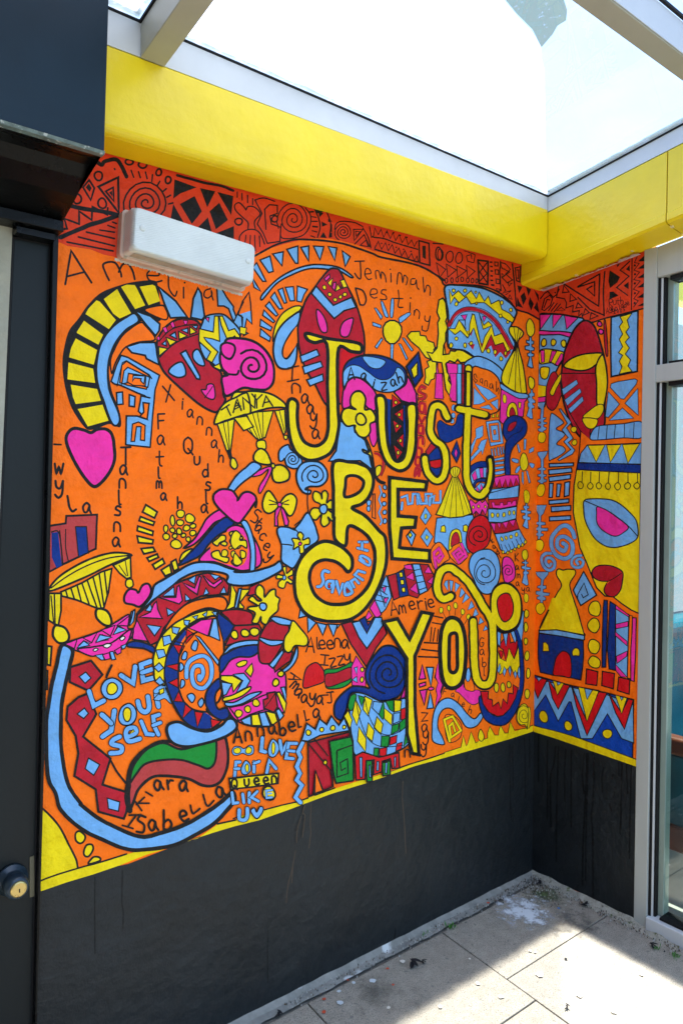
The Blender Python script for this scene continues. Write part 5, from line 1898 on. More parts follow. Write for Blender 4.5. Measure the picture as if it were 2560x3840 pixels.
f y 12 s 430,875 400,900 405,960 460,1070 400,1180 300,1370 200,1610 390,1610 710,1640 @D4 725,320 @D3 660,1400 570,1130 565,1040 625,940 620,890 570,880 520,880 480,890
@D4
f n 12 p 190,305 400,330 720,390 725,550 715,700 690,865 570,835 350,805 205,770 180,600 180,400
f y 12 p 190,270 320,0 340,-80 600,-80 640,0 735,325 550,290 400,262
f y 0 p 345,-120 590,-120 640,20 300,20
f b 12 p 190,270 400,262 550,290 735,330 735,380 720,385 400,330 190,300
f y 9 p 240,415 270,410 300,440 315,520 235,520
f y 9 s 595,570 590,520 625,480 670,500 675,570 630,570
f r 10 s 362,800 375,680 400,590 450,530 490,518 545,550 575,640 570,825 470,815
n dot_column | column of large yellow ovals on the side wall
@D3
f y 11 s 785,1340 830,1270 900,1270 930,1350 910,1430 860,1440 800,1410
@D4
f y 11 s 775,190 830,125 890,135 918,210 890,280 850,298 790,260
f y 11 s 780,450 800,390 850,378 910,420 918,480 880,545 820,540 790,500
f y 11 s 780,640 820,580 880,590 925,640 910,710 850,718 800,690
f r 12 p 760,730 895,765 882,930 750,910
f r 12 p 950,760 1095,785 1080,970 942,930
f r 12 p 1145,830 1280,860 1270,1035 1130,990
n striped_panel | navy pink and blue ladder panel on the side wall
f n 12 p @D3 970,1250 1010,1255 @D4 1010,80 990,710 945,710 950,300 960,0
f n 12 p @D3 1040,1265 1110,1310 @D4 1105,300 1110,750 1030,730 1010,500 1030,100
f b 8 p @D3 1110,1340 1265,1420 @D4 1265,130 1245,830 1110,750
f p 8 p @D3 1110,1310 1270,1430 1265,1480 @D4 1270,110 1110,10
f p 8 p 1110,195 1260,160 1255,220 1110,250
f p 8 p 1105,285 1245,400 1245,455 1105,330
f p 8 p 1115,580 1250,515 1240,580 1125,665
f p 8 p 1110,680 1245,830 1170,825 1110,750
f o 8 p @D3 1275,1430 1310,1440 @D4 1305,300 1295,850 1250,840 1265,300
f p 11 p 1310,115 1355,120 1350,500 1330,880 1290,870 1290,500 1305,300
n zigzag_panel | red yellow and blue zigzag panel at the foot of the side mural
f B 12 p 115,800 280,850 560,930 1000,1020 1325,1100 1310,1900 700,1580 130,1410
f b 10 p 115,900 290,880 570,950 1000,1040 1320,1160 1325,1620 1180,1568 1010,1270 830,1568 690,1568 575,1130 550,1125 420,1360 270,1045 130,1240
f R 11 p 115,800 180,880 205,840 290,860 235,960 175,1085 130,960
f r 0 p 120,815 185,880 225,850 275,865 175,1070
f b 7 p 165,830 225,840 185,885
f r 11 p 300,860 420,1030 470,910 560,930 420,1215 350,1080
f y 8 p 355,870 490,905 410,1045
f b 7 p 400,885 455,900 415,930
f r 11 p 580,930 760,1350 905,1005 1005,1020 765,1530 640,1180
f y 8 p 660,945 910,990 765,1360
f b 8 p 735,960 830,985 765,1100
f r 11 p 1025,1020 1180,1260 1260,1090 1320,1105 1215,1455 1110,1260
f y 8 p 1105,1045 1245,1080 1180,1270
f b 7 p 1160,1065 1200,1075 1180,1110
l k 12 p 115,800 280,845 560,925 1000,1018 1325,1100
e y 9 245,1305 54 72 -10
e y 9 540,1415 46 62 -10
e y 9 1010,1510 56 60 -10
n yellow_border | yellow stripe along the foot of the side mural
f y 0 p 115,1405 240,1440 420,1480 690,1565 1380,1830 1376,1910 400,1570 112,1480
l k 10 s 118,1408 240,1440 420,1485 690,1570 1376,1825
w A
@C2
n hill_shapes | navy and crimson shapes behind the letters s and t
f n 9 s 255,600 290,565 340,600 420,630 470,600 500,500 565,510 555,730 460,790 370,830 290,790 255,680
f n 10 p 485,805 530,960 485,1075 420,960
f p 6 p 475,900 497,950 475,1015 455,960
f R 8 p 110,940 175,840 240,880 140,990
f n 8 p 240,890 290,880 320,1020 150,1050 140,990
f r 8 p 150,1055 315,1025 315,1120 230,1140 155,1115
f n 8 s 155,1120 230,1140 320,1125 290,1200 250,1230 190,1200
@B2
n letter | large yellow painted letter J
f y 21 s 540,20 700,60 860,80 945,105 945,160 870,155 780,130 770,400 775,600 780,720 750,860 700,930 600,970 520,960 450,900 410,780 398,640 400,540 430,510 470,540 470,640 480,740 520,830 600,865 670,830 700,740 700,600 695,400 690,100 600,90 545,65
@B2
n letter | large yellow painted letter u in Just
f y 20 s 1060,495 1128,510 1135,700 1150,860 1190,960 1230,980 1270,940 1290,800 1292,700 1290,565 1360,565 1358,760 1350,900 1310,1010 1250,1050 1190,1035 1130,980 1085,860 1070,700 1065,600
@C2
n letter | large yellow painted letter s in Just
l k 118 s 380,540 350,490 320,420 260,380 200,420 175,560 170,700 220,800 310,870 350,980 355,1120 320,1240 250,1290 170,1240 120,1140 100,1010
l y 64 s 375,530 350,485 320,420 260,385 200,420 172,560 170,700 220,800 310,870 350,980 355,1120 320,1240 250,1290 170,1240 120,1140 102,1020
n letter | large yellow painted letter t in Just
l k 108 p 500,420 840,510
l k 108 s 625,-60 622,400 605,800 600,1100 610,1300 680,1440 770,1480 840,1410 880,1300 895,1150 885,1030
@C1
l k 34 p 230,1310 225,1500
@C2
l y 70 p 510,425 825,495
l y 66 s 625,-60 622,400 605,800 600,1100 610,1290 680,1430 770,1470 840,1400 
l y 40 s 820,1430 870,1320 892,1150 882,1040
@C1
f y 12 p 212,1305 250,1310 248,1568 208,1568
@B2
n letter | large yellow painted letter B with a long curling tail
f y 21 s 740,990 860,985 940,1000 1010,1040 1040,1130 1010,1240 950,1300 880,1330 980,1390 1080,1500 @B3 1130,240 1135,420 1080,600 990,750 880,840 760,860 640,850 530,800 460,680 450,520 490,400 570,310 670,260 780,290 870,370 880,450 850,490 810,450 750,410 660,400 590,440 560,530 590,640 660,710 760,735 880,710 990,610 1040,480 1050,340 1010,240 930,170 850,150 830,290 750,240 745,80 @B2 740,1400 740,1200
f o 20 s 840,1095 910,1090 965,1130 950,1190 900,1230 825,1245 830,1160
n letter | large yellow painted letter E
@B2
f y 21 p 1160,1100 1440,1135 1430,1195 1225,1190 1225,1390 1360,1400 1350,1475 1250,1480 1240,1568 1235,1625 @B3 1250,310 1460,330 1460,410 1180,390 1160,150
@B3
n letter | large yellow painted letter Y
f y 21 p 1115,865 1220,840 1310,1000 1400,790 1480,805 1350,1120 1350,1500 1380,1860 1330,1850 1290,1700 1290,1140 1200,1000
n letter | large yellow painted letter o
@C4
f y 40 s 430,115 520,160 570,280 595,500 580,750 540,900 430,965 340,910 300,760 285,500 300,280 350,160
f o 36 s 445,300 485,330 490,500 490,720 440,775 395,720 395,500 400,340
n letter | large yellow painted letter u with a curl and a red oval
@C3
l k 124 s 420,1200 330,1230 270,1180 250,1050 300,900 400,860 500,920 600,1010 700,1150 800,1320 880,1440 920,1560
@C4
l k 118 s 680,150 690,400 700,700 740,880 820,930 890,880 920,700 920,300 910,100
@C3
l k 30 s 900,1400 900,1200 960,1080 1060,1045 1160,1080 1240,1200 1260,1400 1200,1580 1060,1640 960,1600
l y 76 s 410,1205 330,1235 270,1180 250,1050 300,900 400,860 500,920 600,1010 700,1150 800,1320 880,1440 920,1560
f y 12 s 900,1420 900,1200 960,1090 1060,1050 1160,1090 1240,1200 1255,1400 1200,1560 1060,1620 950,1540
f r 12 s 970,1260 1010,1190 1080,1165 1130,1200 1165,1330 1140,1450 1070,1510 1020,1480 980,1380
@C4
l y 76 s 682,160 690,400 700,700 740,880 820,925 890,880 920,700 920,300 910,90
w A
@S0
n paint_drip | thin runs of dark paint down the black base of the long wall
l d 5 s 357,3290 356,3400 357,3575
l d 5 s 460,3265 458,3380 463,3420 462,3480
l d 4 s 1005,3480 1003,3560 1004,3685
l d 3 s 1482,3480 1476,3535 1477,3545
l h 3 s 1143,3020 1135,3050 1143,3060 1134,3140
l h 3 s 1167,3015 1163,3090 1165,3120 1158,3180
l h 3 s 1130,3060 1115,3110 1112,3160
l h 3 s 1108,3190 1095,3260 1080,3320 1073,3385
l h 3 s 1097,3250 1094,3310
l h 3 s 1510,2930 1508,3000 1515,3080 1521,3200
l d 4 s 1482,3490 1478,3530
l d 4 s 1920,2800 1922,2900 1921,2960
l d 4 s 1910,2790 1912,3000 1918,3080
l d 4 s 1965,2770 1967,2860 1968,2990
l d 4 s 1983,2760 1984,2880
w B
n paint_drip | many thin runs of black gloss paint down the base of the side wall
l d 6 s 2018,2755 2017,2850 2018,2930
l d 6 s 2052,2775 2050,2900 2052,2980 2050,3070
l d 6 s 2082,2800 2074,2870 2062,2920 2064,3100
l d 6 s 2092,2800 2088,2950 2085,3100 2084,3230
l d 6 s 2120,2810 2115,2900 2117,3005
l d 6 s 2141,2815 2139,2950 2140,3100
l d 6 s 2189,2825 2182,2900 2188,2975
l d 6 s 2198,2825 2196,2930 2190,3050 2184,3180 2182,3320
l d 5 s 2204,2825 2200,2960 2196,3100 2194,3300
l d 7 s 2224,2830 2226,2910 2222,3000 2216,3060 2221,3150 2222,3360
l d 6 s 2261,2880 2255,2920 2257,2970
l d 5 s 2317,2860 2319,2910
l d 6 s 2330,2865 2328,2950 2326,3060 2323,3130
l d 5 s 2347,2868 2349,2930 2352,2975
l d 5 s 2365,2870 2363,2960 2360,3080 2358,3220
l k 7 s 2297,2905 2293,2920
l k 6 s 2303,2970 2298,2990
l k 6 s 2283,3015 2291,3040
'''
paint(MURAL); WA.finish(); WB.finish()

# ---------------------------------------------------------------- ground
m = M(); m.face([(-90, -90, -.045), (90, -90, -.045), (90, 90, -.045), (-90, 90, -.045)])
m.build('ground', mat('asphalt_ground', (.11, .105, .095), rough=.95, var=.2, vscale=3, bump=[(60, .5, .01)]), kind='structure')
CONC = [mat('slab_concrete_'+str(i), c, rough=.88, var=.16, vscale=26, bump=[(14, .35, .008), (240, .7, .0022)],
        spots=[(330, .56, (.12, .11, .09)), (260, .64, (.50, .48, .41)), (3.1, .62, (.25, .235, .19)), (60, .62, (.20, .19, .16)), (34, .75, (.62, .63, .62))]) for i, c in enumerate([(.345, .315, .255), (.315, .29, .24), (.36, .325, .26), (.33, .30, .24)])]
MORT = mat('mortar', (.16, .15, .125), rough=.95, var=.3, vscale=40, bump=[(150, .6, .003)])
m = M(); m.box((-4.6, -5.2, -.044), (-.001, -.001, -.008))
pav = m.build('pavement', MORT, kind='structure')
xs = [-.012, -.568, -1.14, -1.74, -2.33, -2.93, -3.52, -4.1]
rr = random.Random(3)
for i in range(len(xs)-1):
    ys = [-.05, -.345, -.93, -1.53, -2.12, -2.72, -3.3] if i != 1 else [-.05, -.46, -1.06, -1.66, -2.25, -2.85, -3.4]
    if i > 1: ys = [y-(.0 if i % 2 else .25) if y < -.1 else y for y in ys]
    for j in range(len(ys)-1):
        g = .0022; sk = lambda x, y: x+.13*(y+.05)*(1 if i < 3 and j == 0 else 1)*.55
        x1, x0, y1, y0 = xs[i]-g, xs[i+1]+g, ys[j]-g, ys[j+1]+g
        if i == 0: f1 = lambda x, y: (-.012 if x > -.1 else sk(x, y))
        else: f1 = sk
        dz = [rr.uniform(-.0012, .0012) for _ in range(4)]
        P = [(f1(x0, y0), y0), (f1(x1, y0), y0), (f1(x1, y1), y1), (f1(x0, y1), y1)]
        m = M(); m.hexa([(x, y, -.012) for x, y in P], [(x, y, dz[k]) for k, (x, y) in enumerate(P)])
        m.build('slab', CONC[rr.randrange(4)], pav, bevel=.002)
FIL = mat('cement_fillet', (.25, .25, .225), rough=.92, var=.25, vscale=22, bump=[(30, .7, .008), (200, .5, .002)], spots=[(25, .62, (.2, .2, .18)), (12, .62, (.6, .63, .62))])
m = M(); n = 90; pr = []
for i in range(n+1):
    x = -1.95+1.948*i/n; wv = .034+.007*noise.noise(Vector((x*9, 3, 0)))+.004*noise.noise(Vector((x*31, 1, 0))); h = .005+.004*noise.noise(Vector((x*14, 9, 0)))
    pr.append([(x, -.0005, h+.012), (x, -wv*.5, h), (x, -wv-.006, .0005)])
for i in range(n):
    for k in range(2): m.face([pr[i][k], pr[i][k+1], pr[i+1][k+1], pr[i+1][k]])
m.build('mortar_fillet', FIL, kind='structure')
m = M(); pr = []
for i in range(41):
    y = -.002-.60*i/40; wv = .026+.008*noise.noise(Vector((y*12, 7, 0)))+.006*noise.noise(Vector((y*40, 2, 0))); h = .010+.008*noise.noise(Vector((y*18, 5, 0)))
    pr.append([(-.0006, y, h+.01), (-wv*.5, y, h), (-wv-.004, y, .0006)])
for i in range(40):
    for k in range(2): m.face([pr[i][k], pr[i+1][k], pr[i+1][k+1], pr[i][k+1]])
m.build('mortar_fillet', mat('gritty_fillet', (.34, .33, .27), rough=.95, var=.3, vscale=60, bump=[(120, .8, .004)], spots=[(40, .58, (.10, .13, .05)), (90, .62, (.12, .10, .08))]), kind='structure')
# stains on the slabs: pale salt bloom, moss and paint splashes as thin irregular films
def blot(name, c, r, mats, n=46, z=.0028, seed=0, jag=.45, sq=1.0, rot=0, parent=None):
    parent = parent or pav
    m = M(); pts = []
    for i in range(n):
        a = 2*math.pi*i/n; q = r*(1+jag*noise.noise(Vector((math.cos(a)*1.7+seed, math.sin(a)*1.7, seed*3.1)))+jag*.5*noise.noise(Vector((math.cos(a)*6+seed, math.sin(a)*6, seed))))
        x, y = q*math.cos(a), q*math.sin(a)*sq; pts.append((c[0]+x*math.cos(rot)-y*math.sin(rot), c[1]+x*math.sin(rot)+y*math.cos(rot), z))
    for i in range(n): m.face([(c[0], c[1], z), pts[i], pts[(i+1) % n]])
    return m.build(name, mats, parent)
def filmmat(name, col, scale, lo, hi, rough=.9, c0=None, rad=1, fall=.5):
    """patchy film with a soft rim: noise and distance from c0 drive its coverage"""
    m = bpy.data.materials.new(name); m.use_nodes = True; n = m.node_tree; L = n.links.new
    b = n.nodes['Principled BSDF']; b.inputs['Base Color'].default_value = (*col, 1); b.inputs['Roughness'].default_value = rough
    g = n.nodes.new('ShaderNodeNewGeometry'); t = n.nodes.new('ShaderNodeTexNoise'); t.inputs['Scale'].default_value = scale; t.inputs['Detail'].default_value = 8; t.inputs['Roughness'].default_value = .72
    L(g.outputs['Position'], t.inputs['Vector']); r = n.nodes.new('ShaderNodeMapRange'); r.inputs[1].default_value = lo; r.inputs[2].default_value = hi
    h = t.outputs['Fac']
    if c0:
        d = n.nodes.new('ShaderNodeVectorMath'); d.operation = 'DISTANCE'; d.inputs[1].default_value = (*c0, 0); L(g.outputs['Position'], d.inputs[0])
        q = n.nodes.new('ShaderNodeMath'); q.operation = 'MULTIPLY_ADD'; q.inputs[1].default_value = -fall/rad; q.inputs[2].default_value = fall*.6; L(d.outputs['Value'], q.inputs[0])
        s = n.nodes.new('ShaderNodeMath'); s.operation = 'ADD'; L(q.outputs[0], s.inputs[0]); L(h, s.inputs[1]); h = s.outputs[0]
    L(h, r.inputs[0]); tr = n.nodes.new('ShaderNodeBsdfTransparent'); mi = n.nodes.new('ShaderNodeMixShader')
    L(r.outputs[0], mi.inputs[0]); L(tr.outputs[0], mi.inputs[1]); L(b.outputs[0], mi.inputs[2]); L(mi.outputs[0], n.nodes['Material Output'].inputs['Surface'])
    return m
blot('salt_stain', (-.24, -.15), .19, filmmat('salt_bloom', (.72, .78, .82), 21, .50, .66, c0=(-.24, -.15), rad=.17, fall=.42), seed=1.3, sq=.75, rot=-.3)['kind'] = 'stuff'
blot('moss_patch', (-.10, -.13), .12, filmmat('moss_film', (.10, .14, .05), 26, .50, .75, c0=(-.09, -.13), rad=.12, fall=.3), seed=4.1, sq=.6, rot=1.2, z=.0036)['kind'] = 'stuff'
blot('dirt_stain', (-.93, -.16), .20, filmmat('damp_film', (.16, .15, .12), 9, .56, .95, c0=(-.93, -.16), rad=.2, fall=.3), seed=2.4, sq=.6, z=.0032)['kind'] = 'stuff'
blot('dirt_stain', (-.17, -.30), .16, filmmat('grime_film', (.15, .14, .12), 22, .52, .80, c0=(-.17, -.3), rad=.16, fall=.3), seed=8.4, sq=.6, z=.0044)['kind'] = 'stuff'
SPL = mat('splash_pale', (.6, .66, .68), rough=.7); SPR = mat('splash_red', (.6, .08, .03), rough=.7); DEB = mat('black_debris', (.01, .01, .012), rough=.7); SBL = mat('splash_blue', (.05, .2, .55), rough=.7); PAL = mat('splash_cream', (.72, .68, .58), rough=.7)
rs = random.Random(11)
for uv, r, mm in [((1325, 3690), .006, SPL), ((1397, 3683), .010, SPL), ((1270, 3722), .006, SPL), ((1275, 3765), .009, SPL), ((1508, 3610), .008, PAL), ((1456, 3784), .006, PAL), ((1452, 3637), .005, SPR), ((1473, 3698), .004, SPR), ((1303, 3680), .004, SPR),
                  ((1215, 3752), .005, SPR), ((1214, 3800), .006, SPR), ((1829, 3390), .005, SPR), ((2093, 3410), .005, SBL), ((2021, 3660), .012, PAL), ((2172, 3737), .010, PAL), ((1790, 3693), .007, PAL), ((1877, 3742), .008, PAL), ((2120, 3600), .005, DEB),
                  ((1985, 3570), .005, PAL), ((2005, 3575), .004, PAL), ((2300, 3800), .008, PAL), ((1650, 3780), .006, PAL), ((1760, 3600), .004, PAL), ((2403, 3660), .006, PAL)]:
    p = onpl(*uv, 2, 0); blot('paint_splash', (p.x, p.y), r, mm, n=14, seed=rs.random()*9, z=.0048, parent=pav)
LEAFL = ['largest curled black leaf scrap, on the shaded slab nearest the long wall', 'tiny black scrap just right of the largest curled leaf', 'black speck of leaf at the left bottom edge of the paving by the long wall', 'curled leaf scrap at the foot of the side wall in the corner of sunlight', 'small dark leaf scrap on the paving below the window frame', 'dark leaf scrap on the dirt right in the wall corner', 'dark scrap on the open sunlit slab at the bottom of the picture']
for (uv, r, a), lab_ in zip([((1545, 3624), .016, .6), ((1585, 3616), .007, 1.1), ((1040, 3815), .009, .2), ((2190, 3402), .011, 2.0), ((2445, 3557), .010, .8), ((2018, 3320), .010, 2.6), ((2122, 3788), .007, .1)], LEAFL):
    p = onpl(*uv, 2, 0); m = M(); k = 9
    for layer in range(3):
        ca, sa = math.cos(a+layer*.7), math.sin(a+layer*.7); pts = []
        for i in range(k):
            t = 2*math.pi*i/k; x = r*1.5*math.cos(t)*rs.uniform(.7, 1.1); y = r*.45*math.sin(t)*rs.uniform(.6, 1.2); pts.append((p.x+x*ca-y*sa+layer*r*.5, p.y+x*sa+y*ca, .006+layer*.003+.5*abs(y)))
        m.face(pts)
    o = m.build('dead_leaf', DEB); o['label'] = lab_; o['category'] = 'leaf'; o['group'] = 'dead leaves on the paving'
# little weeds and grit in the joints
GRN = mat('weed_green', (.05, .22, .02), rough=.6); m = M()
for uv, n, h in [((1688, 3483), 26, .018), ((1590, 3508), 14, .012), ((2460, 3560), 30, .010), ((2530, 3590), 40, .012), ((2060, 3310), 18, .010)]:
    p = onpl(*uv, 2, 0)
    for i in range(n):
        x, y = p.x+rs.gauss(0, .009), p.y+rs.gauss(0, .006); a = rs.uniform(0, 6.28); l = h*rs.uniform(.5, 1.2); dx, dy = math.cos(a)*l*.5, math.sin(a)*l*.5
        m.face([(x, y, .001), (x+dx*.4-dy*.25, y+dy*.4+dx*.25, l*.6), (x+dx, y+dy, l), (x+dx*.4+dy*.25, y+dy*.4-dx*.25, l*.6)])
m.build('weeds', GRN, kind='stuff')
m = M()
for i in range(1500):
    if i < 700: x = rs.uniform(-1.2, 0); y = -rs.betavariate(1.2, 5)*.09-.012
    else: y = -rs.uniform(0, .62); x = -rs.betavariate(1.1, 5)*.10-.012
    if i % 3 == 0: d = rs.random(); x = -.01-.3*d*rs.random(); y = -.02-.25*d*rs.random()
    r = rs.uniform(.0008, .0032); z = .004+rs.random()*.006; a = rs.uniform(0, 6)
    P = [(x+r*math.cos(a+q*2.1), y+r*math.sin(a+q*2.1), z-.004) for q in range(3)]; T = (x, y, z+r)
    k = rs.choice([0, 0, 1, 2])
    for q in range(3): m.face([P[q], P[(q+1) % 3], T], k)
m.build('grit', [mat('grit_pale', (.45, .44, .4)), mat('grit_brown', (.14, .09, .05)), mat('grit_dark', (.03, .035, .03))], kind='stuff')

# unseen block on the left, added to cut the fill light
nb = thing('light_block', (-4.2, -3, 0), 'plain dark grey building side out of view, added to cut light from the left', 'building')
m = M(); m.box((-4.6, -7, -.03), (-4.2, -.013, 4.2)); m.build('light_block_wall', mat('light_block_render', (.12, .125, .13), rough=.9, var=.1), nb)
m = M(); m.box((-4.19, -3.6, .3), (-4.16, -2.2, 2.2)); m.build('door', DOOR, nb)
# ---------------------------------------------------------------- yellow beams
def zA(x): return 2.33+(x+1.731)*.033
beam = thing('fascia_beam', (-1.1, -.06, 2.33), 'long glossy yellow beam along the top of the mural wall under the sunlit glass roof', 'beam')
m = M(); xa, xb = -2.7, -.121
def prof(x):
    zb = zA(x); zt = 2.516+(x+1.764)*.022+.006; P = [(x, -.002, zb), (x, -.096, zb-.003)]
    for i in range(7):
        t = math.pi/2*i/6; P.append((x, -.098-.022*math.sin(t), zb+.018-.021*math.cos(t)+.001))
    return P+[(x, -.119, zt-.006), (x, -.113, zt), (x, -.002, zt)]
n = 16; rings = [prof(xa+(xb-xa)*i/n) for i in range(n+1)]
for i in range(n):
    for k in range(len(rings[0])):
        j = (k+1) % len(rings[0]); m.face([rings[i][k], rings[i][j], rings[i+1][j], rings[i+1][k]])
m.face(list(reversed(rings[0]))); m.face(rings[-1]); m.build('beam_casing', YEL, beam)
def zB(y): return 2.31-.127*y
def zBt(y): return 2.531-.137*y
bb = thing('fascia_beam', (-.06, -.5, 2.31), 'short yellow painted timber beam above the window and the narrow side wall', 'beam')
for y0, y1 in [(-.002, -.568), (-.572, -1.7)]:
    m = M(); c = .006
    def bp(y): return [(-.001, y, zB(y)-.006-.02*(-y)), (-.112, y, zB(y)-.004), (-.120, y, zB(y)+.004), (-.120, y, zB(y)+.026), (-.117, y, zB(y)+.029), (-.117, y, zBt(y)-.003), (-.113, y, zBt(y)), (-.001, y, zBt(y))]
    A, B = bp(y0), bp(y1)
    for k in range(len(A)):
        j = (k+1) % len(A); m.face([A[k], B[k], B[j], A[j]])
    m.face(A); m.face(list(reversed(B))); m.build('board', YEL, bb)
m = M()
for uv in [(2160, 1010), (2270, 985), (2368, 948), (2518, 884)]:
    p = onpl(*uv, 2, 2.345); m.box((p.x-.006, p.y-.004, zB(p.y)-.012), (p.x+.006, p.y+.004, zB(p.y)+.01))
m.build('screw_head', mat('cream_chip', (.75, .68, .35)), bb)
m = M(); rf = random.Random(5)
for i in range(60):
    y = -.02-.40*i/60; x = -.001-rf.random()*.010-(.012 if i < 12 or i > 48 else 0)
    m.face([(-.002, y, zB(y)-.0135+.02*y), (x-.006, y, zB(y)-.0135+.02*y), (x-.005-rf.random()*.004, y-.0066, zB(y)-.0135+.02*y), (-.002, y-.0066, zB(y)-.0135+.02*y)])
m.build('flaked_filler', mat('filler_white', (.6, .57, .52), rough=.9, var=.2, bump=[(90, .5, .004)]), bb)

# ---------------------------------------------------------------- glazed roof
roof = thing('glazed_roof', (-1.2, -.5, 2.6), 'sloping glass canopy roof with pale grey aluminium bars over the mural corner', 'roof')
def zr(y): return 2.600-.14*(y+.12)
m = M(); m.hexa([(-2.7, -.002, 2.512), (-.118, -.002, 2.560), (-.118, -.116, 2.553), (-2.7, -.116, 2.505)][::-1], [(-2.7, -.002, 2.606), (-.118, -.002, 2.606), (-.118, -.116, 2.602), (-2.7, -.116, 2.602)][::-1])
m.build('wall_plate', ALUW, roof)
m = M(); m.hexa([(-.114, -.002, 2.534), (-.114, -3.4, 2.534+.137*3.4), (-.002, -3.4, 2.534+.137*3.4), (-.002, -.002, 2.534)], [(-.114, -.002, 2.612), (-.114, -3.4, zr(-3.4)+.0), (-.002, -3.4, zr(-3.4)), (-.002, -.002, 2.612)])
m.build('wall_plate', ALUW, roof)
m = M(); m.box((-2.7, -.1175, 2.6035), (-.11, -.100, 2.6095)); m.build('gasket', GASK, roof)
m = M(); m.hexa([(-.1165, -.118, zr(-.118)+.003), (-.1165, -3.4, zr(-3.4)+.003), (-.10, -3.4, zr(-3.4)+.003), (-.10, -.118, zr(-.118)+.003)], [(-.1165, -.118, zr(-.118)+.009), (-.1165, -3.4, zr(-3.4)+.009), (-.10, -3.4, zr(-3.4)+.009), (-.10, -.118, zr(-.118)+.009)]); m.build('gasket', GASK, roof)
def rafter(x0, x1):
    m = M(); y0, y1 = -.1185, -3.4
    m.hexa([(x0, y0, 2.52), (x0, y1, 2.52-.14*(y1-y0)), (x1, y1, 2.52-.14*(y1-y0)), (x1, y0, 2.52)], [(x0, y0, zr(y0)-.001), (x0, y1, zr(y1)-.001), (x1, y1, zr(y1)-.001), (x1, y0, zr(y0)-.001)])
    m.build('rafter', OLIV, roof, bevel=.002)
    for a, b in ((x0-.004, x0+.004), (x1-.004, x1+.004)):
        m = M(); m.hexa([(a, y0, zr(y0)), (a, y1, zr(y1)), (b, y1, zr(y1)), (b, y0, zr(y0))], [(a, y0, zr(y0)+.006), (a, y1, zr(y1)+.006), (b, y1, zr(y1)+.006), (b, y0, zr(y0)+.006)]); m.build('gasket', GASK, roof)
rafter(-1.690, -1.630)
for yy in (-.79, -2.3):
    m = M(); m.hexa([(-2.7, yy, zr(yy)-.082), (-2.7, yy-.052, zr(yy)-.078), (-.12, yy-.052, zr(yy)-.078), (-.12, yy, zr(yy)-.082)], [(-2.7, yy, zr(yy)+.001), (-2.7, yy-.052, zr(yy-.052)+.001), (-.12, yy-.052, zr(yy-.052)+.001), (-.12, yy, zr(yy)+.001)])
    if yy > -1: pass
    m.build('purlin', OLIV, roof, bevel=.002)
    m = M(); m.hexa([(-1.6, yy-.0545, zr(yy)-.074), (-1.6, yy-.0525, zr(yy)-.074), (-.12, yy-.0525, zr(yy)-.074), (-.12, yy-.0545, zr(yy)-.074)], [(-1.6, yy-.0545, zr(yy)+.003), (-1.6, yy-.0525, zr(yy)+.003), (-.12, yy-.0525, zr(yy)+.003), (-.12, yy-.0545, zr(yy)+.003)])
    m.build('purlin_cover', ALUW, roof)
    m = M(); m.hexa([(-1.63, yy-.060, zr(yy-.06)), (-1.63, yy-.053, zr(yy-.053)), (-.12, yy-.053, zr(yy-.053)), (-.12, yy-.060, zr(yy-.06))], [(-1.63, yy-.060, zr(yy-.06)+.007), (-1.63, yy-.053, zr(yy-.053)+.007), (-.12, yy-.053, zr(yy-.053)+.007), (-.12, yy-.060, zr(yy-.06)+.007)])
    m.build('gasket', GASK, roof)
def glassmat(name, tint, refl=1.0, ior=1.45):
    m = bpy.data.materials.new(name); m.use_nodes = True; n = m.node_tree; L = n.links.new; n.nodes.remove(n.nodes['Principled BSDF'])
    t = n.nodes.new('ShaderNodeBsdfTransparent'); t.inputs[0].default_value = (*tint, 1); g = n.nodes.new('ShaderNodeBsdfGlossy'); g.inputs['Roughness'].default_value = .01
    lw = n.nodes.new('ShaderNodeLayerWeight'); pw = n.nodes.new('ShaderNodeMath'); pw.operation = 'POWER'; pw.inputs[1].default_value = 4.2; L(lw.outputs['Facing'], pw.inputs[0]); mm = n.nodes.new('ShaderNodeMath'); mm.operation = 'MULTIPLY_ADD'; mm.inputs[1].default_value = .9*min(1, refl); mm.inputs[2].default_value = .05*refl; mm.use_clamp = True; f = pw; lw.inputs[0].default_value = .5
    mi = n.nodes.new('ShaderNodeMixShader'); L(f.outputs[0], mm.inputs[0]); L(mm.outputs[0], mi.inputs[0]); L(t.outputs[0], mi.inputs[1]); L(g.outputs[0], mi.inputs[2]); L(mi.outputs[0], n.nodes['Material Output'].inputs['Surface'])
    return m
GLR = glassmat('roof_glass', (.93, .96, 1.0)); GLW = glassmat('window_glass', (.80, .90, .88), refl=1.7)
for x0, x1, y0, y1 in [(-2.7, -1.69, -.10, -.80), (-1.63, -.10, -.10, -.80), (-2.7, -1.69, -.84, -2.31), (-1.63, -.10, -.84, -2.31)]:
    m = M(); m.face([(x0, y0, zr(y0)+.006), (x0, y1, zr(y1)+.006), (x1, y1, zr(y1)+.006), (x1, y0, zr(y0)+.006)]); m.build('glass_pane', GLR, roof)
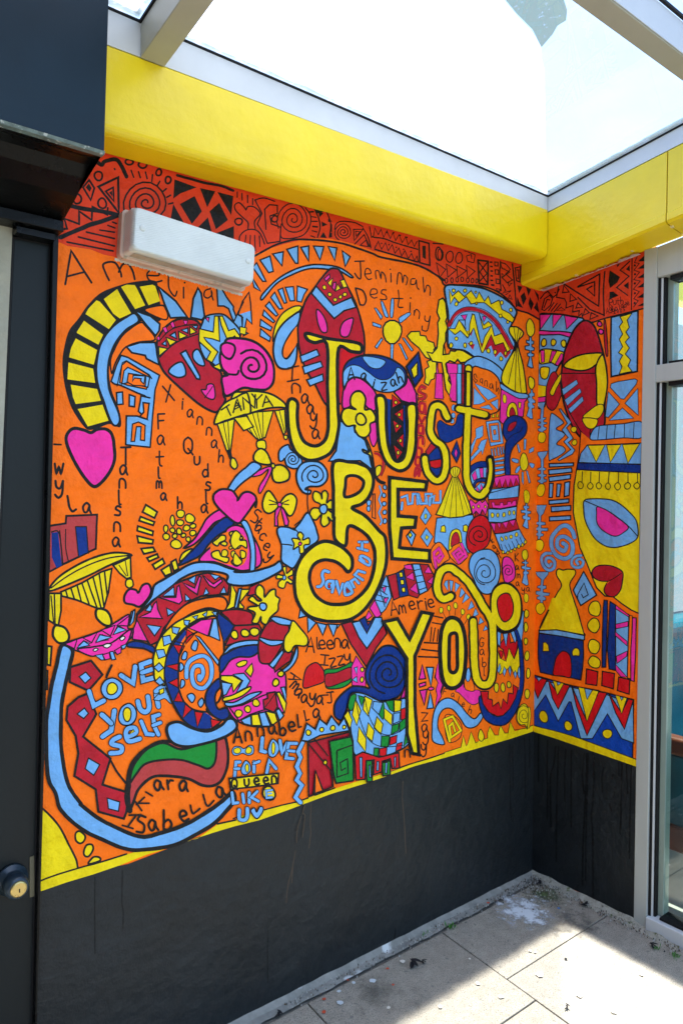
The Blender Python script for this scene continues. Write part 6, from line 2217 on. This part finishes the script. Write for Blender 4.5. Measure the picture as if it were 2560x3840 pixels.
# lichen, and dust films, the pale one shaped to the white sun glare
def dust(name, col, cover, scale=None, lo=.4, hi=.6, tl=.8):
    m = bpy.data.materials.new(name); m.use_nodes = True; n = m.node_tree; L = n.links.new; n.nodes.remove(n.nodes['Principled BSDF'])
    t = n.nodes.new('ShaderNodeBsdfTransparent'); d = n.nodes.new('ShaderNodeBsdfTranslucent'); d.inputs[0].default_value = (*col, 1)
    d2 = n.nodes.new('ShaderNodeBsdfDiffuse'); d2.inputs[0].default_value = (*col, 1); a = n.nodes.new('ShaderNodeMixShader'); a.inputs[0].default_value = tl; L(d2.outputs[0], a.inputs[1]); L(d.outputs[0], a.inputs[2])
    mi = n.nodes.new('ShaderNodeMixShader'); mi.inputs[0].default_value = cover; L(t.outputs[0], mi.inputs[1]); L(a.outputs[0], mi.inputs[2])
    if scale:
        g = n.nodes.new('ShaderNodeNewGeometry'); q = n.nodes.new('ShaderNodeTexNoise'); q.inputs['Scale'].default_value = scale; q.inputs['Detail'].default_value = 8; q.inputs['Roughness'].default_value = .7; L(g.outputs['Position'], q.inputs['Vector'])
        r = n.nodes.new('ShaderNodeMapRange'); r.inputs[1].default_value = lo; r.inputs[2].default_value = hi; r.inputs[4].default_value = cover; L(q.outputs['Fac'], r.inputs[0]); L(r.outputs[0], mi.inputs[0])
    L(mi.outputs[0], n.nodes['Material Output'].inputs['Surface']); return m
GLARE_DUST = dust('sun_glare_dust', (.95, .96, .97), .32); DUST2 = dust('thin_dust', (.9, .93, .97), .035, 5, .35, .75)
LICH = dust('lichen', (.085, .12, .115), .97, 60, .2, .42, tl=.7); RIM = dust('rim_grime', (.09, .12, .12), .85, 45, .3, .5, tl=.75)
def onroof(pts, dz=.009):
    return [(x, y, zr(y)+dz) for x, y in pts]
m = M(); m.face(onroof([(-.125, -.125), (-.192, -.162), (-.45, -.345), (-.62, -.466), (-.71, -.53), (-.76, -.556), (-.80, -.584), (-.86, -.600), (-.93, -.612), (-1.024, -.632), (-1.13, -.70), (-1.2, -.785), (-1.625, -.785), (-1.625, -.11), (-.13, -.11)]))
m.face(onroof([(-1.2, -.846), (-1.9, -2.29), (-2.69, -2.29), (-2.69, -.846)])); m.face(onroof([(-1.695, -.11), (-1.695, -.785), (-2.69, -.785), (-2.69, -.11)]))
m.build('dust_haze_film', GLARE_DUST, roof)
m = M(); m.face(onroof([(-.125, -.13), (-.125, -.785), (-1.15, -.785), (-1.10, -.66), (-.80, -.58), (-.3, -.24)], .0115)); m.build('dust_haze_film', DUST2, roof)
m = M(); P = [(-.785, -.575), (-.80, -.62), (-.815, -.645), (-.812, -.668), (-.84, -.69), (-.875, -.705), (-.905, -.73), (-.92, -.784), (-1.19, -.784), (-1.13, -.705), (-1.03, -.634), (-.94, -.614), (-.86, -.602)]
m.face(onroof(P, .014)); m.build('lichen_patch', LICH, roof)
m = M()
def rim(a, b, w0, k=50, s=0):
    a, b = Vector(a), Vector(b); d = (b-a).normalized(); nn = Vector((-d.y, d.x)); pr = None
    for i in range(k+1):
        p = a+(b-a)*i/k; ww = w0*(1+.35*noise.noise(Vector((i*.4+s, s, 0)))); q = p+nn*ww; cur = (p, q)
        if pr: m.face(onroof([pr[0], cur[0], cur[1], pr[1]], .017))
        pr = cur
rim((-.12, -.113), (-1.628, -.113), .018, 60, 1); rim((-1.692, -.113), (-2.6, -.113), .026, 40, 2); rim((-.113, -.78), (-.113, -.118), .020, 40, 3); rim((-1.692, -.786), (-1.694, -.12), .012, 30, 4)
m.build('rim_grime', RIM, roof)

# ---------------------------------------------------------------- left side: pier, door, shutter box
def vq(m, uvs, y, depth, mi=0):
    P = [onpl(u, v, 1, y) for u, v in uvs]; Q = [p+Vector((0, depth, 0)) for p in P]; m.hexa(Q, P, mi)
pier = thing('rendered_pier', (-2.3, 0, 0), 'strip of rough grey rendered wall left of the black door', 'wall')
m = M(); zt = 2.6
xl = lambda z: -1.9430-.0445*(2.151-z)
m.hexa([(-4.2, -.012, -.02), (xl(-.02), -.012, -.02), (xl(-.02), .25, -.02), (-4.2, .25, -.02)], [(-4.2, -.012, zt), (xl(zt), -.012, zt), (xl(zt), .25, zt), (-4.2, .25, zt)])
m.build('render', REND, pier)
door = thing('metal_door', (-1.9, 0, 0), 'narrow dark grey metal door with a round brass keyed knob beside the mural', 'door')
xr = lambda z: -1.8630-.0240*(2.073-z)   # leaf edge by the channel
xm = lambda z: -1.8495-.0285*(2.078-z)   # mural edge
m = M(); m.hexa([(xl(0)+.003, -.010, .01), (xr(0)-.003, -.010, .01), (xr(0)-.003, .05, .01), (xl(0)+.003, .05, .01)], [(xl(2.12)+.003, -.010, 2.075), (xr(2.1)-.003, -.010, 2.075), (xr(2.1)-.003, .05, 2.075), (xl(2.12)+.003, .05, 2.075)])
m.build('leaf', [DOOR], door, bevel=.002)
m = M(); m.hexa([(xr(0), -.030, 0), (xm(0), -.030, 0), (xm(0), -.001, 0), (xr(0), -.001, 0)], [(xr(2.13), -.030, 2.13), (xm(2.13), -.030, 2.13), (xm(2.13), -.001, 2.13), (xr(2.13), -.001, 2.13)])
m.build('frame_channel', BLK, door, bevel=.003)
m = M(); m.hexa([(xl(2.1), -.045, 2.078), (xr(2.1), -.045, 2.078), (xr(2.1), -.001, 2.078), (xl(2.1), -.001, 2.078)], [(xl(2.1), -.045, 2.092), (xr(2.1), -.045, 2.092), (xr(2.1), -.001, 2.092), (xl(2.1), -.001, 2.092)])
m.build('lintel_rail', BLK, door)
kp = onpl(44, 3298, 1, -.012); m = M(); lathe(m, kp, (.02, -1, -.02), [(0, .036), (.006, .035), (.008, .026), (.022, .024), (.026, .027), (.046, .026), (.052, .022), (.053, .019)])
kn = m.build('knob', mat('knob_steel', (.02, .035, .05), rough=.3, metal=.3, var=.3), door, smooth=True)
m = M(); lathe(m, kp+Vector((.001, -.0532, 0)), (.02, -1, -.02), [(0, .018), (.003, .0175), (.0045, .015)]); m.build('key_barrel', BRASS, kn)
m = M(); q = kp+Vector((.002, -.0582, 0)); m.box((q.x-.0012, q.y-.0004, q.z-.006), (q.x+.0012, q.y+.0004, q.z+.002)); m.build('keyhole', GASK, kn)
m = M(); kk = onpl(122, 3290, 1, -.0108); m.box((kk.x-.006, -.0125, kk.z-.045), (kk.x+.004, -.0100, kk.z+.05)); m.build('strike_plate', mat('worn_edge', (.10, .09, .05), rough=.5), door)
box = thing('shutter_box', (-2.3, -.15, 2.15), 'big blue black steel shutter housing at the upper left corner above the door', 'shutter')
m = M(); x0, x1 = -2.75, -1.846
PR = [(-.300, 3.05), (-.300, 2.192), (-.262, 2.192), (-.238, 2.200), (-.210, 2.196), (-.185, 2.176), (-.140, 2.152), (-.096, 2.138), (-.061, 2.128), (-.045, 2.122)]
m.face([(x0, PR[0][0], PR[0][1]), (x0, PR[1][0], PR[1][1]), (x1+.0, PR[1][0], PR[1][1]), (x1+.026, PR[0][0], PR[0][1])])
m.build('front_plate', STEEL, box)
m = M()
for k in range(1, len(PR)-1):
    a, b = PR[k], PR[k+1]; m.face([(x0, a[0], a[1]), (x0, b[0], b[1]), (x1, b[0], b[1]), (x1, a[0], a[1])])
m.face([(x1, y, z) for y, z in PR[1:]]+[(x1, -.003, 2.122), (x1+.0, -.003, 2.19)])
m.face([(x1, -.298, 2.19), (x1, -.003, 2.19), (x1+.026, -.003, 3.05), (x1+.026, -.298, 3.05)])
m.build('underside', BLK, box)
m = M(); m.hexa([(x0, -.30, 2.187), (x1+.001, -.30, 2.187), (x1+.001, -.285, 2.187), (x0, -.285, 2.187)], [(x0, -.303, 2.193), (x1+.001, -.303, 2.193), (x1+.001, -.285, 2.1915), (x0, -.285, 2.1915)])
m.build('lip', mat('worn_lip', (.10, .15, .15), rough=.5, var=.5, vscale=60, spots=[(90, .6, (.4, .45, .45))]), box)
m = M(); m.box((x0, -.062, 2.096), (x1-.002, -.004, 2.121)); m.build('guide_rail', BLK, box, bevel=.002)
m = M(); m.box((x0, -.0035, 3.052), (x1+.02, -.300, 3.056)); m.build('top_plate', STEEL, box)
# ---------------------------------------------------------------- bulkhead lamp
lamp = thing('bulkhead_lamp', (-1.53, 0, 2.11), 'long white ribbed bulkhead lamp mounted at a slight tilt on the mural', 'lamp')
LC = Vector((-1.520, 0, 2.128)); ta = -math.radians(3.6); LX = Vector((math.cos(ta), 0, math.sin(ta))); LZ = Vector((-math.sin(ta), 0, math.cos(ta)))
def LP(x, d, z): return LC+LX*x+LZ*z+Vector((0, -d, 0))
def rr_ring(hx, hz, r, d, n=6):
    P = []
    for cx_, cz_, a0 in ((hx-r, hz-r, 0), (-hx+r, hz-r, 90), (-hx+r, -hz+r, 180), (hx-r, -hz+r, 270)):
        for i in range(n+1):
            a = math.radians(a0+90*i/n); P.append(LP(cx_+r*math.cos(a), d, cz_+r*math.sin(a)))
    return P
def loft(m, rings, cap=True, mi=0):
    for a, b in zip(rings, rings[1:]):
        for i in range(len(a)):
            j = (i+1) % len(a); m.face([a[i], a[j], b[j], b[i]], mi)
    if cap: m.face(rings[-1], mi)
m = M(); loft(m, [rr_ring(.178, .060, .012, .001), rr_ring(.178, .060, .012, .022), rr_ring(.174, .056, .012, .024)])
m.build('base', mat('lamp_base', (.55, .40, .33), rough=.6, var=.15, spots=[(40, .6, (.35, .30, .24))]), lamp)
lm = mat('lamp_diffuser', (.60, .66, .66), rough=.3, var=.08, spots=[(34, .70, (.50, .54, .53))])
b = lm.node_tree.nodes['Principled BSDF']; b.inputs['Transmission Weight'].default_value = 0; b.inputs['Subsurface Weight'].default_value = .15; b.inputs['Subsurface Radius'].default_value = (.02, .02, .02)
nn_ = lm.node_tree; wv = nn_.nodes.new('ShaderNodeTexWave'); wv.bands_direction = 'Z'; wv.inputs['Scale'].default_value = 75; gm = nn_.nodes.new('ShaderNodeNewGeometry'); mp = nn_.nodes.new('ShaderNodeMapping'); mp.inputs['Rotation'].default_value = (0, -ta, 0)
nn_.links.new(gm.outputs['Position'], mp.inputs[0]); nn_.links.new(mp.outputs[0], wv.inputs[0]); bu = nn_.nodes.new('ShaderNodeBump'); bu.inputs['Distance'].default_value = .0012; bu.inputs['Strength'].default_value = .35
nn_.links.new(wv.outputs['Fac'], bu.inputs['Height']); nn_.links.new(bu.outputs[0], b.inputs['Normal'])
m = M(); rg = [rr_ring(.172, .054, .009, .0245)]
rg += [rr_ring(.172, .054, .009, .060)]
for i in range(1, 6):
    t = math.pi/2*i/5; rg.append(rr_ring(.172-.007*(1-math.cos(t)), .054-.007*(1-math.cos(t)), .014, .060+.020*math.sin(t)))
loft(m, rg); df = m.build('diffuser', lm, lamp)
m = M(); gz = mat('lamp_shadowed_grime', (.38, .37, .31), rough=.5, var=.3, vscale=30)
m.face([LP(-.158, .0615, -.0548), LP(.158, .0615, -.0548), LP(.158, .0300, -.0548), LP(-.158, .0300, -.0548)]); m.build('shaded_grime_strip', gz, df)  # grime and the diffuser's underside shade put into one darker strip
for sx in (-1, 1):
    m = M(); lathe(m, LP(sx*.148, .0775, .004), (0, -1, 0), [(0, .0075), (.003, .0075), (.004, .006)], n=18); sc_ = m.build('screw', mat('screw_plastic', (.60, .65, .64), rough=.4), lamp, smooth=True)
# chipped filler around the base
m = M(); rf = random.Random(9); k = 90
for i in range(k):
    x0 = -.182+.364*i/k; x1 = -.182+.364*(i+1)/k; a = .063+.005*rf.random(); m.face([LP(x0, .0022, -.058), LP(x1, .0022, -.058), LP(x1, .0022, -a), LP(x0, .0022, -.063-.005*rf.random())])
m.build('sealant', mat('sealant', (.55, .50, .42), rough=.8, var=.2, bump=[(80, .5, .003)]), lamp)

# ---------------------------------------------------------------- window and the room behind it
win = thing('window', (0, -1.0, 0), 'tall grey framed window with a transom at the right edge beside the side wall', 'window')
F0, F1, GD = -.434, -.481, .045
m = M(); m.hexa([(-.006, F0, 0), (-.006, F1, 0), (.07, F1, 0), (.07, F0, 0)], [(-.006, F0, 2.352), (-.006, F1, 2.352), (.07, F1, 2.352), (.07, F0, 2.352)]); m.build('jamb', ALU, win, bevel=.002)
m = M(); m.box((-.004, F1, 1.893), (.07, -1.9, 1.952)); m.build('transom', ALU, win, bevel=.002)
m = M(); m.hexa([(-.004, F1, 2.248), (-.004, -1.9, 2.30), (.07, -1.9, 2.30), (.07, F1, 2.248)], [(-.004, F1, 2.352), (-.004, -1.9, 2.52), (.07, -1.9, 2.52), (.07, F1, 2.352)]); m.build('head', ALU, win, bevel=.002)
m = M(); m.box((-.012, F1, -.002), (.07, -1.9, .052)); m.build('sill', ALUW, win, bevel=.003)
m = M(); m.box((-.006, -1.46, .052), (.07, -1.50, 1.893)); m.build('mullion', ALU, win, bevel=.002)
for z0, z1, zz in ((.053, 1.892, 0), (1.953, 2.247, 1)):
    for y0, y1, xo, mm_ in ((F1, F1-.009, .004, GASK), (F1-.009, F1-.015, .008, ALUW), (F1-.015, F1-.022, .012, GASK), (F1-.022, F1-.040, .030, mat('inner_bead', (.24, .31, .27), rough=.4))):
        m = M(); m.box((xo, y1, z0), (.068, y0, z1)); m.build('bead', mm_, win)
    m = M(); m.box((.006, -1.9, z1-.014), (.066, F1-.0405, z1)); m.build('gasket', GASK, win)
    m = M(); m.box((.006, -1.9, z0), (.066, F1-.0405, z0+.008)); m.build('gasket', GASK, win)
    m = M(); m.box((.036, -1.9, z0+.009), (.040, F1-.041, z1-.0145)); m.build('glass_pane', GLW, win)
# room
m = M(); m.box((.071, -3.5, -.03), (3.2, -.001, .0)); m.build('room_floor', mat('room_floor', (.30, .29, .25), rough=.7, var=.1), kind='structure')
wi = thing('room_wall', (1.6, 0, 0), 'pale interior wall seen through the window glass', 'wall')
WIN_ = mat('white_wall', (.74, .77, .76), rough=.7, var=.03)
m = M(); m.box((.071, -.03, 0), (3.2, .1, 2.3)); m.build('wall_panel', WIN_, wi)
m = M(); m.box((3.2, -3.5, 0), (3.3, .1, 2.3)); m.build('wall_panel', WIN_, wi)
m = M(); m.box((.0, -.44, 0), (.071, -.002, 2.3)); 
pn = thing('poster_board', (.3, -.05, 1.2), 'blurry blue painted poster board with a white ledge inside the window', 'poster')
bl = mat('poster_blue', (.03, .25, .55), rough=.6, var=.4, vscale=22, spots=[(14, .55, (.10, .42, .60)), (30, .62, (.25, .2, .5))])
m = M(); m.box((.10, -.052, 1.14), (.9, -.0315, 1.42)); m.build('poster', bl, pn)
m = M(); m.box((.09, -.09, 1.118), (.95, -.0315, 1.138)); m.build('ledge', mat('ledge_white', (.8, .8, .76)), pn)
ln = thing('bunting', (.3, -.05, 1.5), 'pale paper shapes with pink and grey pieces hanging inside the window', 'decoration')
rp_ = random.Random(4)
for i in range(16):
    cx_, cz_ = .12+rp_.random()*.6, 1.46+rp_.random()*.38; s = .04+.05*rp_.random(); m = M()
    P = [(cx_+s*math.cos(a+rp_.random()*.5), -.06-i*.002, cz_+s*1.2*math.sin(a)) for a in (0.3, 1.4, 2.6, 3.9, 5.1)]
    m.hexa(P, [(x, y-.0012, z) for x, y, z in P]); m.build('paper_shape', mat('paper_'+str(i), rp_.choice([(.75, .8, .78), (.8, .3, .5), (.25, .4, .5), (.85, .55, .6), (.7, .76, .8)]), rough=.8), ln)
TEAL = mat('teal_vinyl', (.006, .12, .17), rough=.45, var=.2, vscale=8, bump=[(30, .3, .004)], spots=[(180, .77, (.3, .4, .4))]); WOOD = mat('red_wood', (.13, .035, .015), rough=.35, var=.25, vscale=12, streak=(1, 1, 8))
ch = thing('armchair', (.45, -.5, 0), 'teal padded armchair with dark red wooden arms seen low through the window glass', 'armchair')
def pad(name, a, b, mt, bev=.02):
    m = M(); m.box(a, b); o = m.build(name, mt, ch, bevel=bev); o.modifiers['bevel'].segments = 4; return o
pad('backrest', (.24, -.30, .36), (.86, -.14, 1.0), TEAL, .05); pad('seat', (.24, -.74, .32), (.86, -.30, .50), TEAL, .04)
for x in (.165, .87):
    pad('arm', (x, -.80, .575), (x+.05, -.12, .640), WOOD, .012); pad('side_panel', (x+.01, -.74, .32), (x+.045, -.15, .574), TEAL, .01)
    pad('leg', (x, -.77, .0), (x+.04, -.742, .574), WOOD, .004); pad('leg', (x, -.149, .0), (x+.04, -.12, .574), WOOD, .004)
    pad('side_rail', (x, -.74, .23), (x+.05, -.15, .318), WOOD, .006)
# yellow board and pale panel added to give the upper pane its reflections
ib = thing('reflection_board', (.4, -.1, 2.3), 'yellow board behind the small upper window pane, added to stand for reflected yellow', 'beam')
q = [onpl(u, v, 1, -.12) for u, v in [(2470, 1010), (2600, 975), (2600, 1150), (2470, 1088)]]
m = M(); m.hexa([p+Vector((0, .05, 0)) for p in q], q); m.build('board', YEL, ib)
q = [onpl(u, v, 1, -.10) for u, v in [(2460, 1200), (2620, 1230), (2620, 1385), (2460, 1350)]]
ip = thing('reflection_panel', (.4, -.1, 2.1), 'pale blue grey panel under the yellow board behind the glass, added to stand for reflected sky', 'panel')
m = M(); m.hexa([p+Vector((0, .03, 0)) for p in q], q); m.build('panel_face', mat('reflection_panel', (.60, .68, .70), rough=.6), ip)
